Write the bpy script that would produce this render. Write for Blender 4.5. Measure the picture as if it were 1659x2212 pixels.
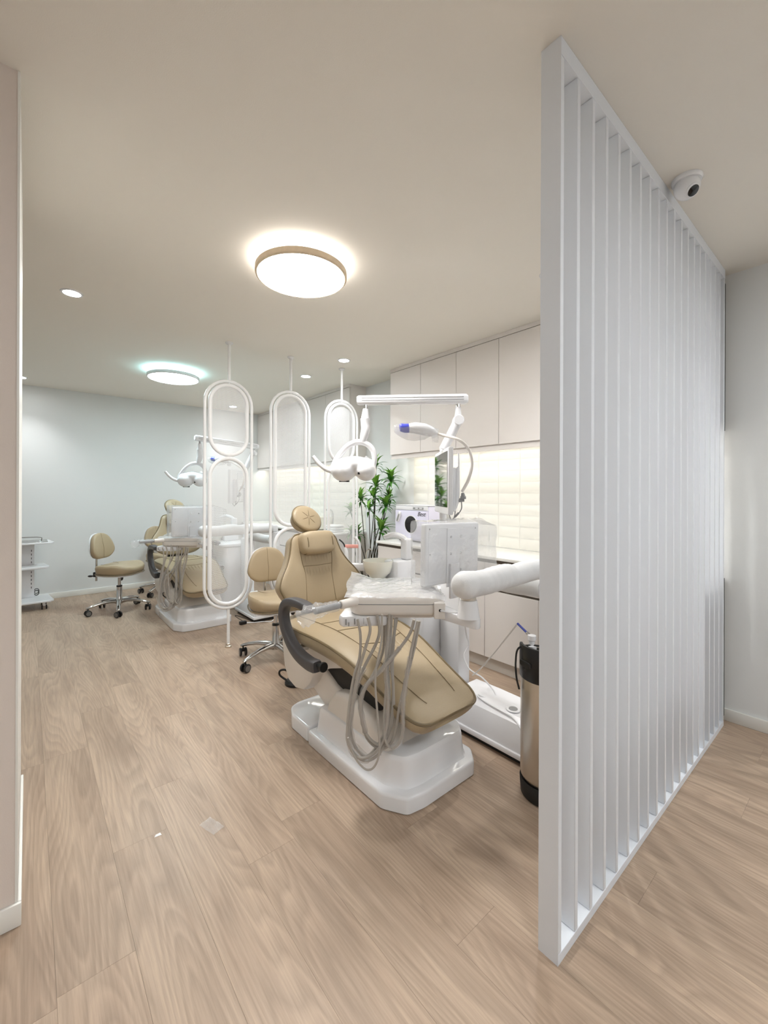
import bpy, bmesh, math, random
from mathutils import Vector, Matrix, noise

for o in list(bpy.data.objects):
    bpy.data.objects.remove(o)
scene = bpy.context.scene
col = scene.collection
random.seed(7)
R = math.radians
PI = math.pi

# ------------------------------------------------------------------ camera
FPX, PCX, HOR, CAMH = 909.0, 829.5, 1065.0, 1.32
YAW = R(40.2)
FW = Vector((math.sin(YAW), math.cos(YAW), 0))
RT = Vector((math.cos(YAW), -math.sin(YAW), 0))
cam_data = bpy.data.cameras.new('camera')
cam = bpy.data.objects.new('camera', cam_data)
col.objects.link(cam)
cam_data.sensor_fit = 'HORIZONTAL'
cam_data.sensor_width = 36.0
cam_data.lens = 36.0 * FPX / 1659.0
cam_data.shift_y = -(1106.0 - HOR) / 1659.0
cam_data.clip_start = 0.02
cam.matrix_world = (Matrix.Translation((0, 0, CAMH)) @ Matrix.Rotation(-YAW, 4, 'Z')
                    @ Matrix.Rotation(R(90), 4, 'X') @ Matrix.Rotation(R(0.2), 4, 'Z'))
scene.camera = cam

def pix(px, py, z):
    """photo pixel at a depth (metres along the view axis) -> point in the room"""
    p = FW * z + RT * ((px - PCX) / FPX * z)
    return Vector((p.x, p.y, CAMH - (py - HOR) / FPX * z))

# ------------------------------------------------------------------ world and exposure
world = bpy.data.worlds.new('world')
scene.world = world
world.use_nodes = True
world.node_tree.nodes['Background'].inputs[0].default_value = (0.9, 0.95, 1.0, 1)
world.node_tree.nodes['Background'].inputs[1].default_value = 0.1
vs = scene.view_settings
vs.view_transform = 'Standard'
vs.look = 'None'
vs.exposure = 1.7
vs.gamma = 1.0
vs.use_curve_mapping = False

LAMP_NEAR = 18.5      # round ceiling lamps (emission strength of the diffuser)
LAMP_FAR = 17.0
HALL_FILL = 11.5  # fill lamps added in the unseen hall behind the camera
SPOT_W = 10.5         # downlights, watts
LED_STRIP = 4.3

CEIL = 2.60
WALLX = 3.12          # tiled wall on the right
BACKY = 6.62          # wall behind the second dental unit

# ------------------------------------------------------------------ materials
def srgb(r, g, b):
    f = lambda c: (c / 12.92) if c <= 0.04045 else ((c + 0.055) / 1.055) ** 2.4
    return (f(r / 255), f(g / 255), f(b / 255), 1)

def mat(name, color, rough=0.5, metal=0.0, bump=0.0, bscale=200.0, coat=0.0, emit=None, estr=0.0,
        vary=0.0, vscale=3.0, spec=0.5):
    m = bpy.data.materials.new(name)
    m.use_nodes = True
    nt = m.node_tree
    b = nt.nodes['Principled BSDF']
    b.inputs['Base Color'].default_value = color
    b.inputs['Roughness'].default_value = rough
    b.inputs['Metallic'].default_value = metal
    b.inputs['Coat Weight'].default_value = coat
    b.inputs['Coat Roughness'].default_value = 0.05
    b.inputs['Specular IOR Level'].default_value = spec
    if emit:
        b.inputs['Emission Color'].default_value = emit
        b.inputs['Emission Strength'].default_value = estr
    if bump or vary:
        tc = nt.nodes.new('ShaderNodeTexCoord')
    if bump:
        n = nt.nodes.new('ShaderNodeTexNoise')
        n.inputs['Scale'].default_value = bscale
        n.inputs['Detail'].default_value = 3
        bp = nt.nodes.new('ShaderNodeBump')
        bp.inputs['Strength'].default_value = bump
        bp.inputs['Distance'].default_value = 0.002
        nt.links.new(tc.outputs['Object'], n.inputs['Vector'])
        nt.links.new(n.outputs['Fac'], bp.inputs['Height'])
        nt.links.new(bp.outputs['Normal'], b.inputs['Normal'])
    if vary:
        n2 = nt.nodes.new('ShaderNodeTexNoise')
        n2.inputs['Scale'].default_value = vscale
        n2.inputs['Detail'].default_value = 4
        mx = nt.nodes.new('ShaderNodeMixRGB')
        mx.inputs[1].default_value = tuple(c * (1 - vary) for c in color[:3]) + (1,)
        mx.inputs[2].default_value = tuple(min(1, c * (1 + vary)) for c in color[:3]) + (1,)
        nt.links.new(tc.outputs['Object'], n2.inputs['Vector'])
        nt.links.new(n2.outputs['Fac'], mx.inputs[0])
        nt.links.new(mx.outputs[0], b.inputs['Base Color'])
    return m

def film_mat(name, haze=0.15, tint=(0.95, 0.97, 1.0, 1), rough=0.08, gloss=1.0):
    """thin clear plastic: mostly see-through, a little milky, with fresnel gloss"""
    m = bpy.data.materials.new(name)
    m.use_nodes = True
    nt = m.node_tree
    nt.nodes.clear()
    out = nt.nodes.new('ShaderNodeOutputMaterial')
    tr = nt.nodes.new('ShaderNodeBsdfTransparent')
    df = nt.nodes.new('ShaderNodeBsdfDiffuse')
    df.inputs[0].default_value = tint
    tl = nt.nodes.new('ShaderNodeBsdfTranslucent')
    tl.inputs[0].default_value = tint
    gl = nt.nodes.new('ShaderNodeBsdfGlossy')
    gl.inputs['Roughness'].default_value = rough
    lw = nt.nodes.new('ShaderNodeLayerWeight')         # same on both sides of the sheet
    lw.inputs['Blend'].default_value = 0.5
    pw = nt.nodes.new('ShaderNodeMath'); pw.operation = 'POWER'; pw.inputs[1].default_value = 4.0
    fr = nt.nodes.new('ShaderNodeMath'); fr.operation = 'MULTIPLY_ADD'
    fr.inputs[1].default_value = 0.35 * gloss; fr.inputs[2].default_value = 0.06 * gloss
    m0 = nt.nodes.new('ShaderNodeMixShader')
    m0.inputs[0].default_value = 0.45
    m1 = nt.nodes.new('ShaderNodeMixShader')
    m1.inputs[0].default_value = haze
    m2 = nt.nodes.new('ShaderNodeMixShader')
    tc = nt.nodes.new('ShaderNodeTexCoord')
    n = nt.nodes.new('ShaderNodeTexNoise')
    n.inputs['Scale'].default_value = 28
    n.inputs['Detail'].default_value = 5
    n.inputs['Distortion'].default_value = 1.5
    bp = nt.nodes.new('ShaderNodeBump')
    bp.inputs['Strength'].default_value = 0.35
    bp.inputs['Distance'].default_value = 0.01
    L = nt.links.new
    L(tc.outputs['Object'], n.inputs['Vector'])
    L(n.outputs['Fac'], bp.inputs['Height'])
    for s in (gl, lw):
        L(bp.outputs['Normal'], s.inputs['Normal'])
    L(lw.outputs['Facing'], pw.inputs[0]); L(pw.outputs[0], fr.inputs[0])
    L(df.outputs[0], m0.inputs[1]); L(tl.outputs[0], m0.inputs[2])
    L(tr.outputs[0], m1.inputs[1]); L(m0.outputs[0], m1.inputs[2])
    L(fr.outputs[0], m2.inputs[0])
    L(m1.outputs[0], m2.inputs[1]); L(gl.outputs[0], m2.inputs[2])
    L(m2.outputs[0], out.inputs[0])
    return m

def wood_floor_mat():
    m = bpy.data.materials.new('oak_plank')
    m.use_nodes = True
    nt = m.node_tree
    L = nt.links.new
    b = nt.nodes['Principled BSDF']
    tc = nt.nodes.new('ShaderNodeTexCoord')
    oi = nt.nodes.new('ShaderNodeObjectInfo')
    # shift the grain by a random amount on every plank
    cmb = nt.nodes.new('ShaderNodeCombineXYZ')
    mu = nt.nodes.new('ShaderNodeMath'); mu.operation = 'MULTIPLY'; mu.inputs[1].default_value = 37.0
    mu2 = nt.nodes.new('ShaderNodeMath'); mu2.operation = 'MULTIPLY'; mu2.inputs[1].default_value = 91.0
    L(oi.outputs['Random'], mu.inputs[0]); L(oi.outputs['Random'], mu2.inputs[0])
    L(mu.outputs[0], cmb.inputs[0]); L(mu2.outputs[0], cmb.inputs[2])
    add = nt.nodes.new('ShaderNodeVectorMath'); add.operation = 'ADD'
    L(tc.outputs['Object'], add.inputs[0]); L(cmb.outputs[0], add.inputs[1])
    def mapped(sx, sy, sz=1):
        mp = nt.nodes.new('ShaderNodeMapping')
        mp.inputs['Scale'].default_value = (sx, sy, sz)
        L(add.outputs[0], mp.inputs['Vector'])
        return mp.outputs[0]
    fine = nt.nodes.new('ShaderNodeTexNoise')
    fine.inputs['Scale'].default_value = 1.0; fine.inputs['Detail'].default_value = 6
    fine.inputs['Roughness'].default_value = 0.65
    L(mapped(170, 5.5), fine.inputs['Vector'])
    broad = nt.nodes.new('ShaderNodeTexNoise')
    broad.inputs['Scale'].default_value = 1.0; broad.inputs['Detail'].default_value = 3
    L(mapped(11, 1.4), broad.inputs['Vector'])
    # cathedral figure: contour lines of a stretched noise
    cath = nt.nodes.new('ShaderNodeTexNoise')
    cath.inputs['Scale'].default_value = 1.0; cath.inputs['Detail'].default_value = 1.2
    cath.inputs['Roughness'].default_value = 0.35
    L(mapped(6.0, 0.7), cath.inputs['Vector'])
    m1 = nt.nodes.new('ShaderNodeMath'); m1.operation = 'MULTIPLY'; m1.inputs[1].default_value = 24.0
    fr = nt.nodes.new('ShaderNodeMath'); fr.operation = 'FRACT'
    L(cath.outputs['Fac'], m1.inputs[0]); L(m1.outputs[0], fr.inputs[0])
    r1 = nt.nodes.new('ShaderNodeValToRGB')
    r1.color_ramp.elements[0].position = 0.0; r1.color_ramp.elements[0].color = (0, 0, 0, 1)
    r1.color_ramp.elements[1].position = 0.75; r1.color_ramp.elements[1].color = (1, 1, 1, 1)
    e = r1.color_ramp.elements.new(1.0); e.color = (0, 0, 0, 1)
    L(fr.outputs[0], r1.inputs[0])
    ramp = nt.nodes.new('ShaderNodeValToRGB')
    ramp.color_ramp.elements[0].position = 0.28; ramp.color_ramp.elements[0].color = srgb(172, 147, 125)
    ramp.color_ramp.elements[1].position = 0.72; ramp.color_ramp.elements[1].color = srgb(198, 173, 149)
    L(broad.outputs['Fac'], ramp.inputs[0])
    mx = nt.nodes.new('ShaderNodeMixRGB'); mx.blend_type = 'MULTIPLY'; mx.inputs[0].default_value = 0.46
    rf = nt.nodes.new('ShaderNodeValToRGB')
    rf.color_ramp.elements[0].position = 0.25; rf.color_ramp.elements[0].color = (0.50, 0.48, 0.45, 1)
    rf.color_ramp.elements[1].position = 0.6; rf.color_ramp.elements[1].color = (1, 1, 1, 1)
    L(fine.outputs['Fac'], rf.inputs[0])
    L(ramp.outputs[0], mx.inputs[1]); L(rf.outputs[0], mx.inputs[2])
    mc = nt.nodes.new('ShaderNodeMixRGB'); mc.blend_type = 'MULTIPLY'; mc.inputs[0].default_value = 0.16
    L(mx.outputs[0], mc.inputs[1]); L(r1.outputs[0], mc.inputs[2])
    hs = nt.nodes.new('ShaderNodeHueSaturation')
    vr = nt.nodes.new('ShaderNodeMapRange')
    vr.inputs['To Min'].default_value = 0.93; vr.inputs['To Max'].default_value = 1.07
    L(oi.outputs['Random'], vr.inputs['Value'])
    L(vr.outputs[0], hs.inputs['Value'])
    hs.inputs['Saturation'].default_value = 0.95
    L(mc.outputs[0], hs.inputs['Color'])
    L(hs.outputs[0], b.inputs['Base Color'])
    b.inputs['Roughness'].default_value = 0.42
    b.inputs['Specular IOR Level'].default_value = 0.4
    bp = nt.nodes.new('ShaderNodeBump'); bp.inputs['Strength'].default_value = 0.12
    bp.inputs['Distance'].default_value = 0.001
    L(fine.outputs['Fac'], bp.inputs['Height'])
    L(bp.outputs['Normal'], b.inputs['Normal'])
    return m

M = {}
M['ceiling'] = mat('ceiling_paint', srgb(238, 233, 224), 0.9, bump=0.15, bscale=300)
M['wall'] = mat('wall_paint', srgb(231, 232, 231), 0.85, bump=0.15, bscale=300)
M['wall_pink'] = mat('wall_paper_warm', srgb(228, 216, 207), 0.8, bump=0.25, bscale=400)
M['trim'] = mat('white_trim', srgb(238, 236, 230), 0.45)
M['slat'] = mat('slat_paint', srgb(230, 234, 240), 0.42, bump=0.12, bscale=60)
M['floor'] = wood_floor_mat()
M['subfloor'] = mat('plank_joint', srgb(128, 106, 84), 0.9)
M['cab'] = mat('cabinet_laminate', srgb(231, 225, 220), 0.4, bump=0.05, bscale=500)
M['cab_in'] = mat('cabinet_carcass', srgb(206, 199, 190), 0.5)
M['channel'] = mat('finger_channel', srgb(92, 80, 68), 0.5)
M['worktop'] = mat('white_worktop', srgb(242, 240, 234), 0.22)
M['tile'] = mat('glazed_tile', srgb(240, 238, 230), 0.2, bump=0.45, bscale=30, spec=0.6)
M['grout'] = mat('tile_grout', srgb(214, 208, 194), 0.9)
M['white'] = mat('white_plastic', srgb(236, 236, 238), 0.26)
M['cream'] = mat('cream_plastic', srgb(230, 224, 217), 0.33)
M['gloss'] = mat('gloss_white', srgb(238, 238, 240), 0.06, coat=0.6)
M['tube_white'] = mat('white_powder_coat', srgb(244, 244, 244), 0.32)
M['mesh_white'] = mat('perforated_white', srgb(238, 240, 242), 0.4)
M['leather'] = mat('tan_leather', srgb(175, 157, 128), 0.42, bump=0.35, bscale=420, vary=0.05, vscale=6)
M['piping'] = mat('leather_piping', srgb(120, 104, 76), 0.45)
M['seam'] = mat('leather_seam', srgb(126, 109, 80), 0.6)
M['armgrey'] = mat('dark_grey_rubber', srgb(76, 74, 76), 0.45, bump=0.3, bscale=500)
M['black'] = mat('black_plastic', srgb(20, 20, 21), 0.35)
M['rubber'] = mat('black_rubber', srgb(30, 29, 28), 0.6)
M['chrome'] = mat('chrome', srgb(200, 200, 200), 0.12, metal=1.0)
M['steel'] = mat('brushed_steel', srgb(214, 207, 196), 0.34, metal=1.0, bump=0.1, bscale=90)
M['grey'] = mat('mid_grey_plastic', srgb(150, 150, 150), 0.45)
M['hose'] = mat('grey_hose', srgb(178, 172, 164), 0.4)
M['wheel_rim'] = mat('wheel_grey', srgb(110, 108, 106), 0.45)
M['screen'] = mat('black_glass_screen', srgb(10, 11, 12), 0.04, spec=0.8, coat=1.0)
M['dark'] = mat('dark_window', srgb(12, 12, 14), 0.08, spec=0.6)
M['lilac'] = mat('lilac_white_enamel', srgb(224, 222, 240), 0.3)
M['blue'] = mat('blue_plastic', srgb(70, 78, 190), 0.35)
M['pink'] = mat('pink_strap', srgb(240, 170, 160), 0.5)
M['bluesteel'] = mat('blue_anodised', srgb(80, 90, 170), 0.3, metal=0.6)
M['bowl'] = mat('ivory_glaze', srgb(238, 236, 224), 0.12, coat=0.3)
M['wood_rim'] = mat('oak_rim', srgb(226, 206, 178), 0.5, vary=0.12, vscale=30)
M['foam'] = mat('white_foam_sheet', srgb(228, 228, 228), 0.6, bump=0.25, bscale=160)
M['clear_tube'] = mat('clear_tubing', srgb(234, 231, 226), 0.2)
M['film'] = film_mat('clear_film', 0.2)
M['film_milky'] = film_mat('milky_film', 0.5, tint=(0.86, 0.88, 0.91, 1), gloss=2.2)
M['film_thin'] = film_mat('thin_clear_film', 0.16, gloss=2.6, rough=0.05)
M['wrap'] = film_mat('hose_wrap_film', 0.13, gloss=2.5)
M['stem'] = mat('plant_stem', srgb(54, 50, 34), 0.7, bump=0.5, bscale=60)
M['leaf'] = mat('plant_leaf', srgb(66, 128, 40), 0.4, vary=0.35, vscale=9)
M['leaf2'] = mat('plant_leaf_light', srgb(116, 166, 62), 0.4, vary=0.3, vscale=9)
M['pot'] = mat('grey_pot', srgb(196, 192, 184), 0.6, bump=0.3, bscale=80)
M['soil'] = mat('soil', srgb(60, 48, 36), 0.95, bump=1, bscale=90)
M['lamp_near'] = mat('diffuser_warm_white', (1, 1, 1, 1), 0.5, emit=(1.0, 0.99, 0.975, 1), estr=LAMP_NEAR)
M['halo'] = mat('diffuser_edge', (1, 1, 1, 1), 0.5, emit=(1.0, 0.98, 0.94, 1), estr=LAMP_NEAR * 0.12)
M['halo_far'] = mat('diffuser_edge_cool', (1, 1, 1, 1), 0.5, emit=(0.45, 0.93, 1.0, 1), estr=LAMP_FAR * 0.2)
M['lamp_far'] = mat('diffuser_cool_white', (1, 1, 1, 1), 0.5, emit=(0.74, 0.93, 1.0, 1), estr=LAMP_FAR)
M['lamp_hall'] = mat('hall_fill_diffuser', (1, 1, 1, 1), 0.5, emit=(0.90, 0.96, 1.0, 1), estr=HALL_FILL)
M['lamp_hall2'] = mat('hall_fill_diffuser_dim', (1, 1, 1, 1), 0.5, emit=(0.93, 0.97, 1.0, 1), estr=HALL_FILL * 0.85)
M['spot'] = mat('downlight_lens', (1, 1, 1, 1), 0.4, emit=(0.97, 0.99, 1.0, 1), estr=22.0)
M['led'] = mat('led_strip', (1, 1, 1, 1), 0.5, emit=(1.0, 0.965, 0.88, 1), estr=LED_STRIP)
M['paper'] = mat('white_paper', srgb(240, 240, 240), 0.6)
M['towel'] = mat('white_towel', srgb(244, 244, 242), 0.9, bump=0.6, bscale=180)

# ------------------------------------------------------------------ mesh helpers
def catmull(pts, n=6, closed=False):
    pts = [Vector(p) for p in pts]
    out = []
    N = len(pts)
    rng = N if closed else N - 1
    for i in range(rng):
        if closed:
            p0, p1, p2, p3 = pts[(i - 1) % N], pts[i], pts[(i + 1) % N], pts[(i + 2) % N]
        else:
            p1, p2 = pts[i], pts[i + 1]
            p0 = pts[i - 1] if i > 0 else p1 * 2 - p2
            p3 = pts[i + 2] if i + 2 < N else p2 * 2 - p1
        for k in range(n):
            t = k / n
            out.append(0.5 * ((2 * p1) + (p2 - p0) * t + (2 * p0 - 5 * p1 + 4 * p2 - p3) * t * t
                              + (3 * p1 - p0 - 3 * p2 + p3) * t * t * t))
    if not closed:
        out.append(pts[-1].copy())
    return out

def frame(d):
    d = d.normalized()
    up = Vector((0, 0, 1)) if abs(d.z) < 0.95 else Vector((1, 0, 0))
    x = d.cross(up).normalized()
    y = x.cross(d).normalized()
    return Matrix((x, y, d)).transposed()

class MB:
    """collects shapes into one mesh"""
    def __init__(s):
        s.bm = bmesh.new()

    def _merge(s, t, mtx=None):
        if mtx is not None:
            t.transform(mtx)
        me = bpy.data.meshes.new('tmp')
        t.to_mesh(me); t.free()
        s.bm.from_mesh(me)
        bpy.data.meshes.remove(me)
        return s

    def box(s, x0, x1, y0, y1, z0, z1, bevel=0.0, seg=2, mtx=None):
        t = bmesh.new()
        bmesh.ops.create_cube(t, size=1)
        for v in t.verts:
            v.co = Vector(((x0 + x1) / 2 + v.co.x * (x1 - x0), (y0 + y1) / 2 + v.co.y * (y1 - y0),
                           (z0 + z1) / 2 + v.co.z * (z1 - z0)))
        if bevel:
            bmesh.ops.bevel(t, geom=t.edges[:], offset=bevel, segments=seg, profile=0.5, affect='EDGES')
        return s._merge(t, mtx)

    def prism(s, poly, z0, z1, bevel=0.0, seg=2, mtx=None):
        """polygon in local xy, extruded in z"""
        t = bmesh.new()
        a = [t.verts.new((p[0], p[1], z0)) for p in poly]
        c = [t.verts.new((p[0], p[1], z1)) for p in poly]
        n = len(poly)
        t.faces.new(a[::-1]); t.faces.new(c)
        for i in range(n):
            t.faces.new((a[i], a[(i + 1) % n], c[(i + 1) % n], c[i]))
        bmesh.ops.recalc_face_normals(t, faces=t.faces[:])
        if bevel:
            ed = [e for e in t.edges if e.is_manifold and e.calc_face_angle(0) > 0.6]
            bmesh.ops.bevel(t, geom=ed, offset=bevel, segments=seg, profile=0.5, affect='EDGES')
        return s._merge(t, mtx)

    def cyl(s, p0, p1, r0, r1=None, seg=20, caps=True, bevel=0.0):
        p0, p1 = Vector(p0), Vector(p1)
        r1 = r0 if r1 is None else r1
        d = p1 - p0
        h = d.length
        prof = [(r0, 0), (r1, h)]
        if bevel:
            prof = [(r0 - bevel, 0), (r0, bevel), (r1, h - bevel), (r1 - bevel, h)]
        if caps:
            prof = [(0, prof[0][1])] + prof + [(0, prof[-1][1])]
        m = frame(d).to_4x4(); m.translation = p0
        return s.lathe(prof, m, seg)

    def lathe(s, prof, mtx=None, seg=24, sx=1.0, sy=1.0):
        t = bmesh.new()
        rings = []
        for r, z in prof:
            if r <= 1e-6:
                rings.append([t.verts.new((0, 0, z))])
            else:
                rings.append([t.verts.new((sx * r * math.cos(2 * PI * k / seg), sy * r * math.sin(2 * PI * k / seg), z))
                              for k in range(seg)])
        for a, b in zip(rings, rings[1:]):
            if len(a) == 1 and len(b) == 1:
                continue
            for k in range(seg):
                k2 = (k + 1) % seg
                if len(a) == 1:
                    t.faces.new((a[0], b[k], b[k2]))
                elif len(b) == 1:
                    t.faces.new((a[k], b[0], a[k2]))
                else:
                    t.faces.new((a[k], a[k2], b[k2], b[k]))
        bmesh.ops.recalc_face_normals(t, faces=t.faces[:])
        return s._merge(t, mtx)

    def tube(s, pts, r, seg=8, closed=False, n=0, wob=0.0, wseed=0, flat=1.0):
        pts = [Vector(p) for p in pts]
        rad = r if isinstance(r, (list, tuple)) else None
        if n:
            N0 = len(pts)
            pts = catmull(pts, n, closed)
            if rad:
                rr = []
                for i in range(len(pts)):
                    f = i / n
                    j = min(int(f), N0 - 2)
                    w = min(f - j, 1)
                    rr.append(rad[j] * (1 - w) + rad[j + 1] * w)
                rad = rr
        N = len(pts)
        t = bmesh.new()
        rings = []
        prev = None
        for i, p in enumerate(pts):
            if closed:
                d = pts[(i + 1) % N] - pts[i - 1]
            else:
                d = pts[min(i + 1, N - 1)] - pts[max(i - 1, 0)]
            if d.length < 1e-9:
                d = Vector((0, 0, 1))
            d.normalize()
            if prev is None:
                f = frame(d)
                x, y = f.col[0].copy(), f.col[1].copy()
            else:
                q = prev.rotation_difference(d)
                x = q @ x; y = q @ y
            prev = d
            ri = rad[i] if rad else r
            ring = []
            for k in range(seg):
                a = 2 * PI * k / seg
                rk = ri
                if wob:
                    rk *= 1 + wob * noise.noise(Vector((p.x * 45 + wseed, p.y * 45 + a, p.z * 45)))
                ring.append(t.verts.new(p + x * (math.cos(a) * rk) + y * (math.sin(a) * rk * flat)))
            rings.append(ring)
        rng = N if closed else N - 1
        for i in range(rng):
            a, b = rings[i], rings[(i + 1) % N]
            for k in range(seg):
                k2 = (k + 1) % seg
                t.faces.new((a[k], a[k2], b[k2], b[k]))
        if not closed:
            t.faces.new(rings[0][::-1]); t.faces.new(rings[-1])
        bmesh.ops.recalc_face_normals(t, faces=t.faces[:])
        return s._merge(t)

    def loft(s, rings, cap=True, mtx=None):
        t = bmesh.new()
        rs = [[t.verts.new(p) for p in ring] for ring in rings]
        n = len(rs[0])
        for a, b in zip(rs, rs[1:]):
            for k in range(n):
                k2 = (k + 1) % n
                t.faces.new((a[k], a[k2], b[k2], b[k]))
        if cap:
            t.faces.new(rs[0][::-1]); t.faces.new(rs[-1])
        bmesh.ops.recalc_face_normals(t, faces=t.faces[:])
        return s._merge(t, mtx)

    def pad(s, outline, thick, dome=0.02, rim=0.02, mtx=None, back_taper=0.95):
        """upholstered pad: closed outline in xy, front face towards +z, domed"""
        cx = sum(p[0] for p in outline) / len(outline)
        cy = sum(p[1] for p in outline) / len(outline)
        def ring(f, z):
            return [Vector((cx + (p[0] - cx) * f, cy + (p[1] - cy) * f, z)) for p in outline]
        rg = [ring(0.05, -thick * 0.5), ring(0.6 * back_taper, -thick * 0.5), ring(back_taper - 0.06, -thick * 0.48),
              ring(back_taper, -thick * 0.3), ring(1.0, thick * 0.5 - rim), ring(0.985, thick * 0.5 - rim * 0.45),
              ring(0.955, thick * 0.5 - 0.002)]
        for f in (0.85, 0.7, 0.5, 0.25, 0.05):
            rg.append(ring(f, thick * 0.5 + dome * (1 - f * f)))
        return s.loft(rg, True, mtx)

    def ellipsoid(s, c, r, mtx=None, seg=24, power=1.0):
        prof = []
        n = 14
        for i in range(n + 1):
            a = -PI / 2 + PI * i / n
            ca, sa = math.cos(a), math.sin(a)
            prof.append((abs(ca) ** power, math.copysign(abs(sa) ** power, sa)))
        t = Matrix.Translation(c) @ Matrix.Diagonal((r[0], r[1], r[2], 1))
        if mtx is not None:
            t = mtx @ t
        return s.lathe(prof, t, seg)

    def superbox(s, half, e=0.45, mtx=None, nu=28, nv=16):
        """superellipsoid cushion with half sizes"""
        def sp(x, p):
            return math.copysign(abs(x) ** p, x)
        rings = []
        for i in range(1, nv):
            a = -PI / 2 + PI * i / nv
            ring = []
            for k in range(nu):
                b = 2 * PI * k / nu
                ring.append(Vector((half[0] * sp(math.cos(a), e) * sp(math.cos(b), e),
                                    half[1] * sp(math.cos(a), e) * sp(math.sin(b), e), half[2] * sp(math.sin(a), e))))
            rings.append(ring)
        return s.loft(rings, True, mtx)

    def grid(s, fn, nu, nv):
        t = bmesh.new()
        vs_ = [[t.verts.new(fn(i / nu, j / nv)) for j in range(nv + 1)] for i in range(nu + 1)]
        for i in range(nu):
            for j in range(nv):
                t.faces.new((vs_[i][j], vs_[i + 1][j], vs_[i + 1][j + 1], vs_[i][j + 1]))
        return s._merge(t)

    def mesh(s, name, angle=38, off=None):
        if off is not None:
            s.bm.transform(Matrix.Translation(-Vector(off)))
        me = bpy.data.meshes.new(name)
        s.bm.to_mesh(me); s.bm.free()
        for p in me.polygons:
            p.use_smooth = True
        me.set_sharp_from_angle(angle=R(angle))
        return me

    def build(s, name, m, parent=None, angle=38, off=None):
        me = s.mesh(name, angle, off)
        me.materials.append(m)
        o = bpy.data.objects.new(name, me)
        col.objects.link(o)
        o.parent = parent
        return o

def tag(o, label, cat, group=None):
    o['label'] = label; o['category'] = cat
    if group:
        o['group'] = group
    return o

def thing(name, label, cat, loc=(0, 0, 0), group=None, rz=0.0):
    o = bpy.data.objects.new(name, None)
    o.empty_display_size = 0.1
    col.objects.link(o)
    o.location = loc
    o.rotation_euler = (0, 0, rz)
    return tag(o, label, cat, group)

def struct(o, label, cat=None):
    o['kind'] = 'structure'
    o['label'] = label
    o['category'] = cat or o.name.split('_')[0]
    return o

def inst(name, mesh, parent, loc, rot=None):
    o = bpy.data.objects.new(name, mesh)
    col.objects.link(o)
    o.parent = parent
    o.location = loc
    if rot is not None:
        o.rotation_euler = rot
    return o

def basis(origin, x, y):
    x = Vector(x).normalized(); y = Vector(y).normalized()
    z = x.cross(y).normalized()
    m = Matrix((x, y, z)).transposed().to_4x4()
    m.translation = Vector(origin)
    return m

def rrect(x0, x1, y0, y1, r, n=6):
    pts = []
    for cx, cy, a0 in ((x1 - r, y1 - r, 0), (x0 + r, y1 - r, 90), (x0 + r, y0 + r, 180), (x1 - r, y0 + r, 270)):
        for k in range(n + 1):
            a = R(a0 + 90 * k / n)
            pts.append((cx + r * math.cos(a), cy + r * math.sin(a)))
    return pts

# ================================================================== STRUCTURE
X0, Y0 = -1.90, -1.90          # far limits of the hall behind the camera
fl = MB().box(X0, WALLX, Y0, BACKY, -0.10, -0.0105).build('floor', M['subfloor'])
struct(fl, 'pale oak vinyl plank floor running along the cabinet wall')
PW, PL = 0.18, 1.27
k0 = math.floor((X0 - 0.06) / PW)
k = k0
while 0.06 + k * PW < WALLX:
    xa, xb = max(0.06 + k * PW, X0), min(0.06 + (k + 1) * PW, WALLX)
    off = random.random() * PL
    if k == 3: off = 1.445 % PL
    if k == 2: off = 3.36 % PL
    y = off - PL
    while y < Y0 - PL: y += PL
    while y - PL > Y0: y -= PL
    while y < BACKY:
        ya, yb = max(y, Y0), min(y + PL, BACKY)
        if yb - ya > 0.02 and xb - xa > 0.01:
            cx, cy = (xa + xb) / 2, (ya + yb) / 2
            g = 0.00025
            me = MB().box(xa + g - cx, xb - g - cx, ya + g - cy, yb - g - cy, -0.01, 0.0).mesh('plank')
            me.materials.append(M['floor'])
            inst('plank', me, fl, (cx, cy, 0))
        y += PL
    k += 1

struct(MB().box(X0 - 0.1, WALLX + 0.1, Y0 - 0.1, BACKY + 0.1, CEIL, CEIL + 0.1).build('ceiling', M['ceiling']),
       'smooth off-white painted ceiling')
wb = struct(MB().box(X0 - 0.1, WALLX + 0.1, BACKY, BACKY + 0.1, -0.1, CEIL).build('wall_back', M['wall']),
            'plain pale wall behind the trolley and the open stool')
wr = struct(MB().box(WALLX, WALLX + 0.1, Y0 - 0.1, BACKY, -0.1, CEIL).build('wall_right', M['wall']),
            'wall behind the counters, white relief tiles above the worktops')
struct(MB().box(X0 - 0.1, X0, Y0 - 0.1, BACKY, -0.1, CEIL).build('wall_outer', M['wall']), 'plain wall out of view')
struct(MB().box(X0, WALLX, Y0 - 0.1, Y0, -0.1, CEIL).build('wall_front', M['wall']), 'plain hall wall out of view')
STUBX = -0.024
struct(MB().box(X0, STUBX, 1.70, 2.45, 0.0, CEIL).build('wall_left', M['wall_pink']),
       'warm beige wall end beside the treatment room opening')
struct(MB().box(STUBX - 0.004, STUBX + 0.002, 1.697, 2.451, 0.0705, CEIL - 0.0005).build('trim_1', M['trim']),
       'white corner facing on the beige wall end', 'trim')
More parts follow.
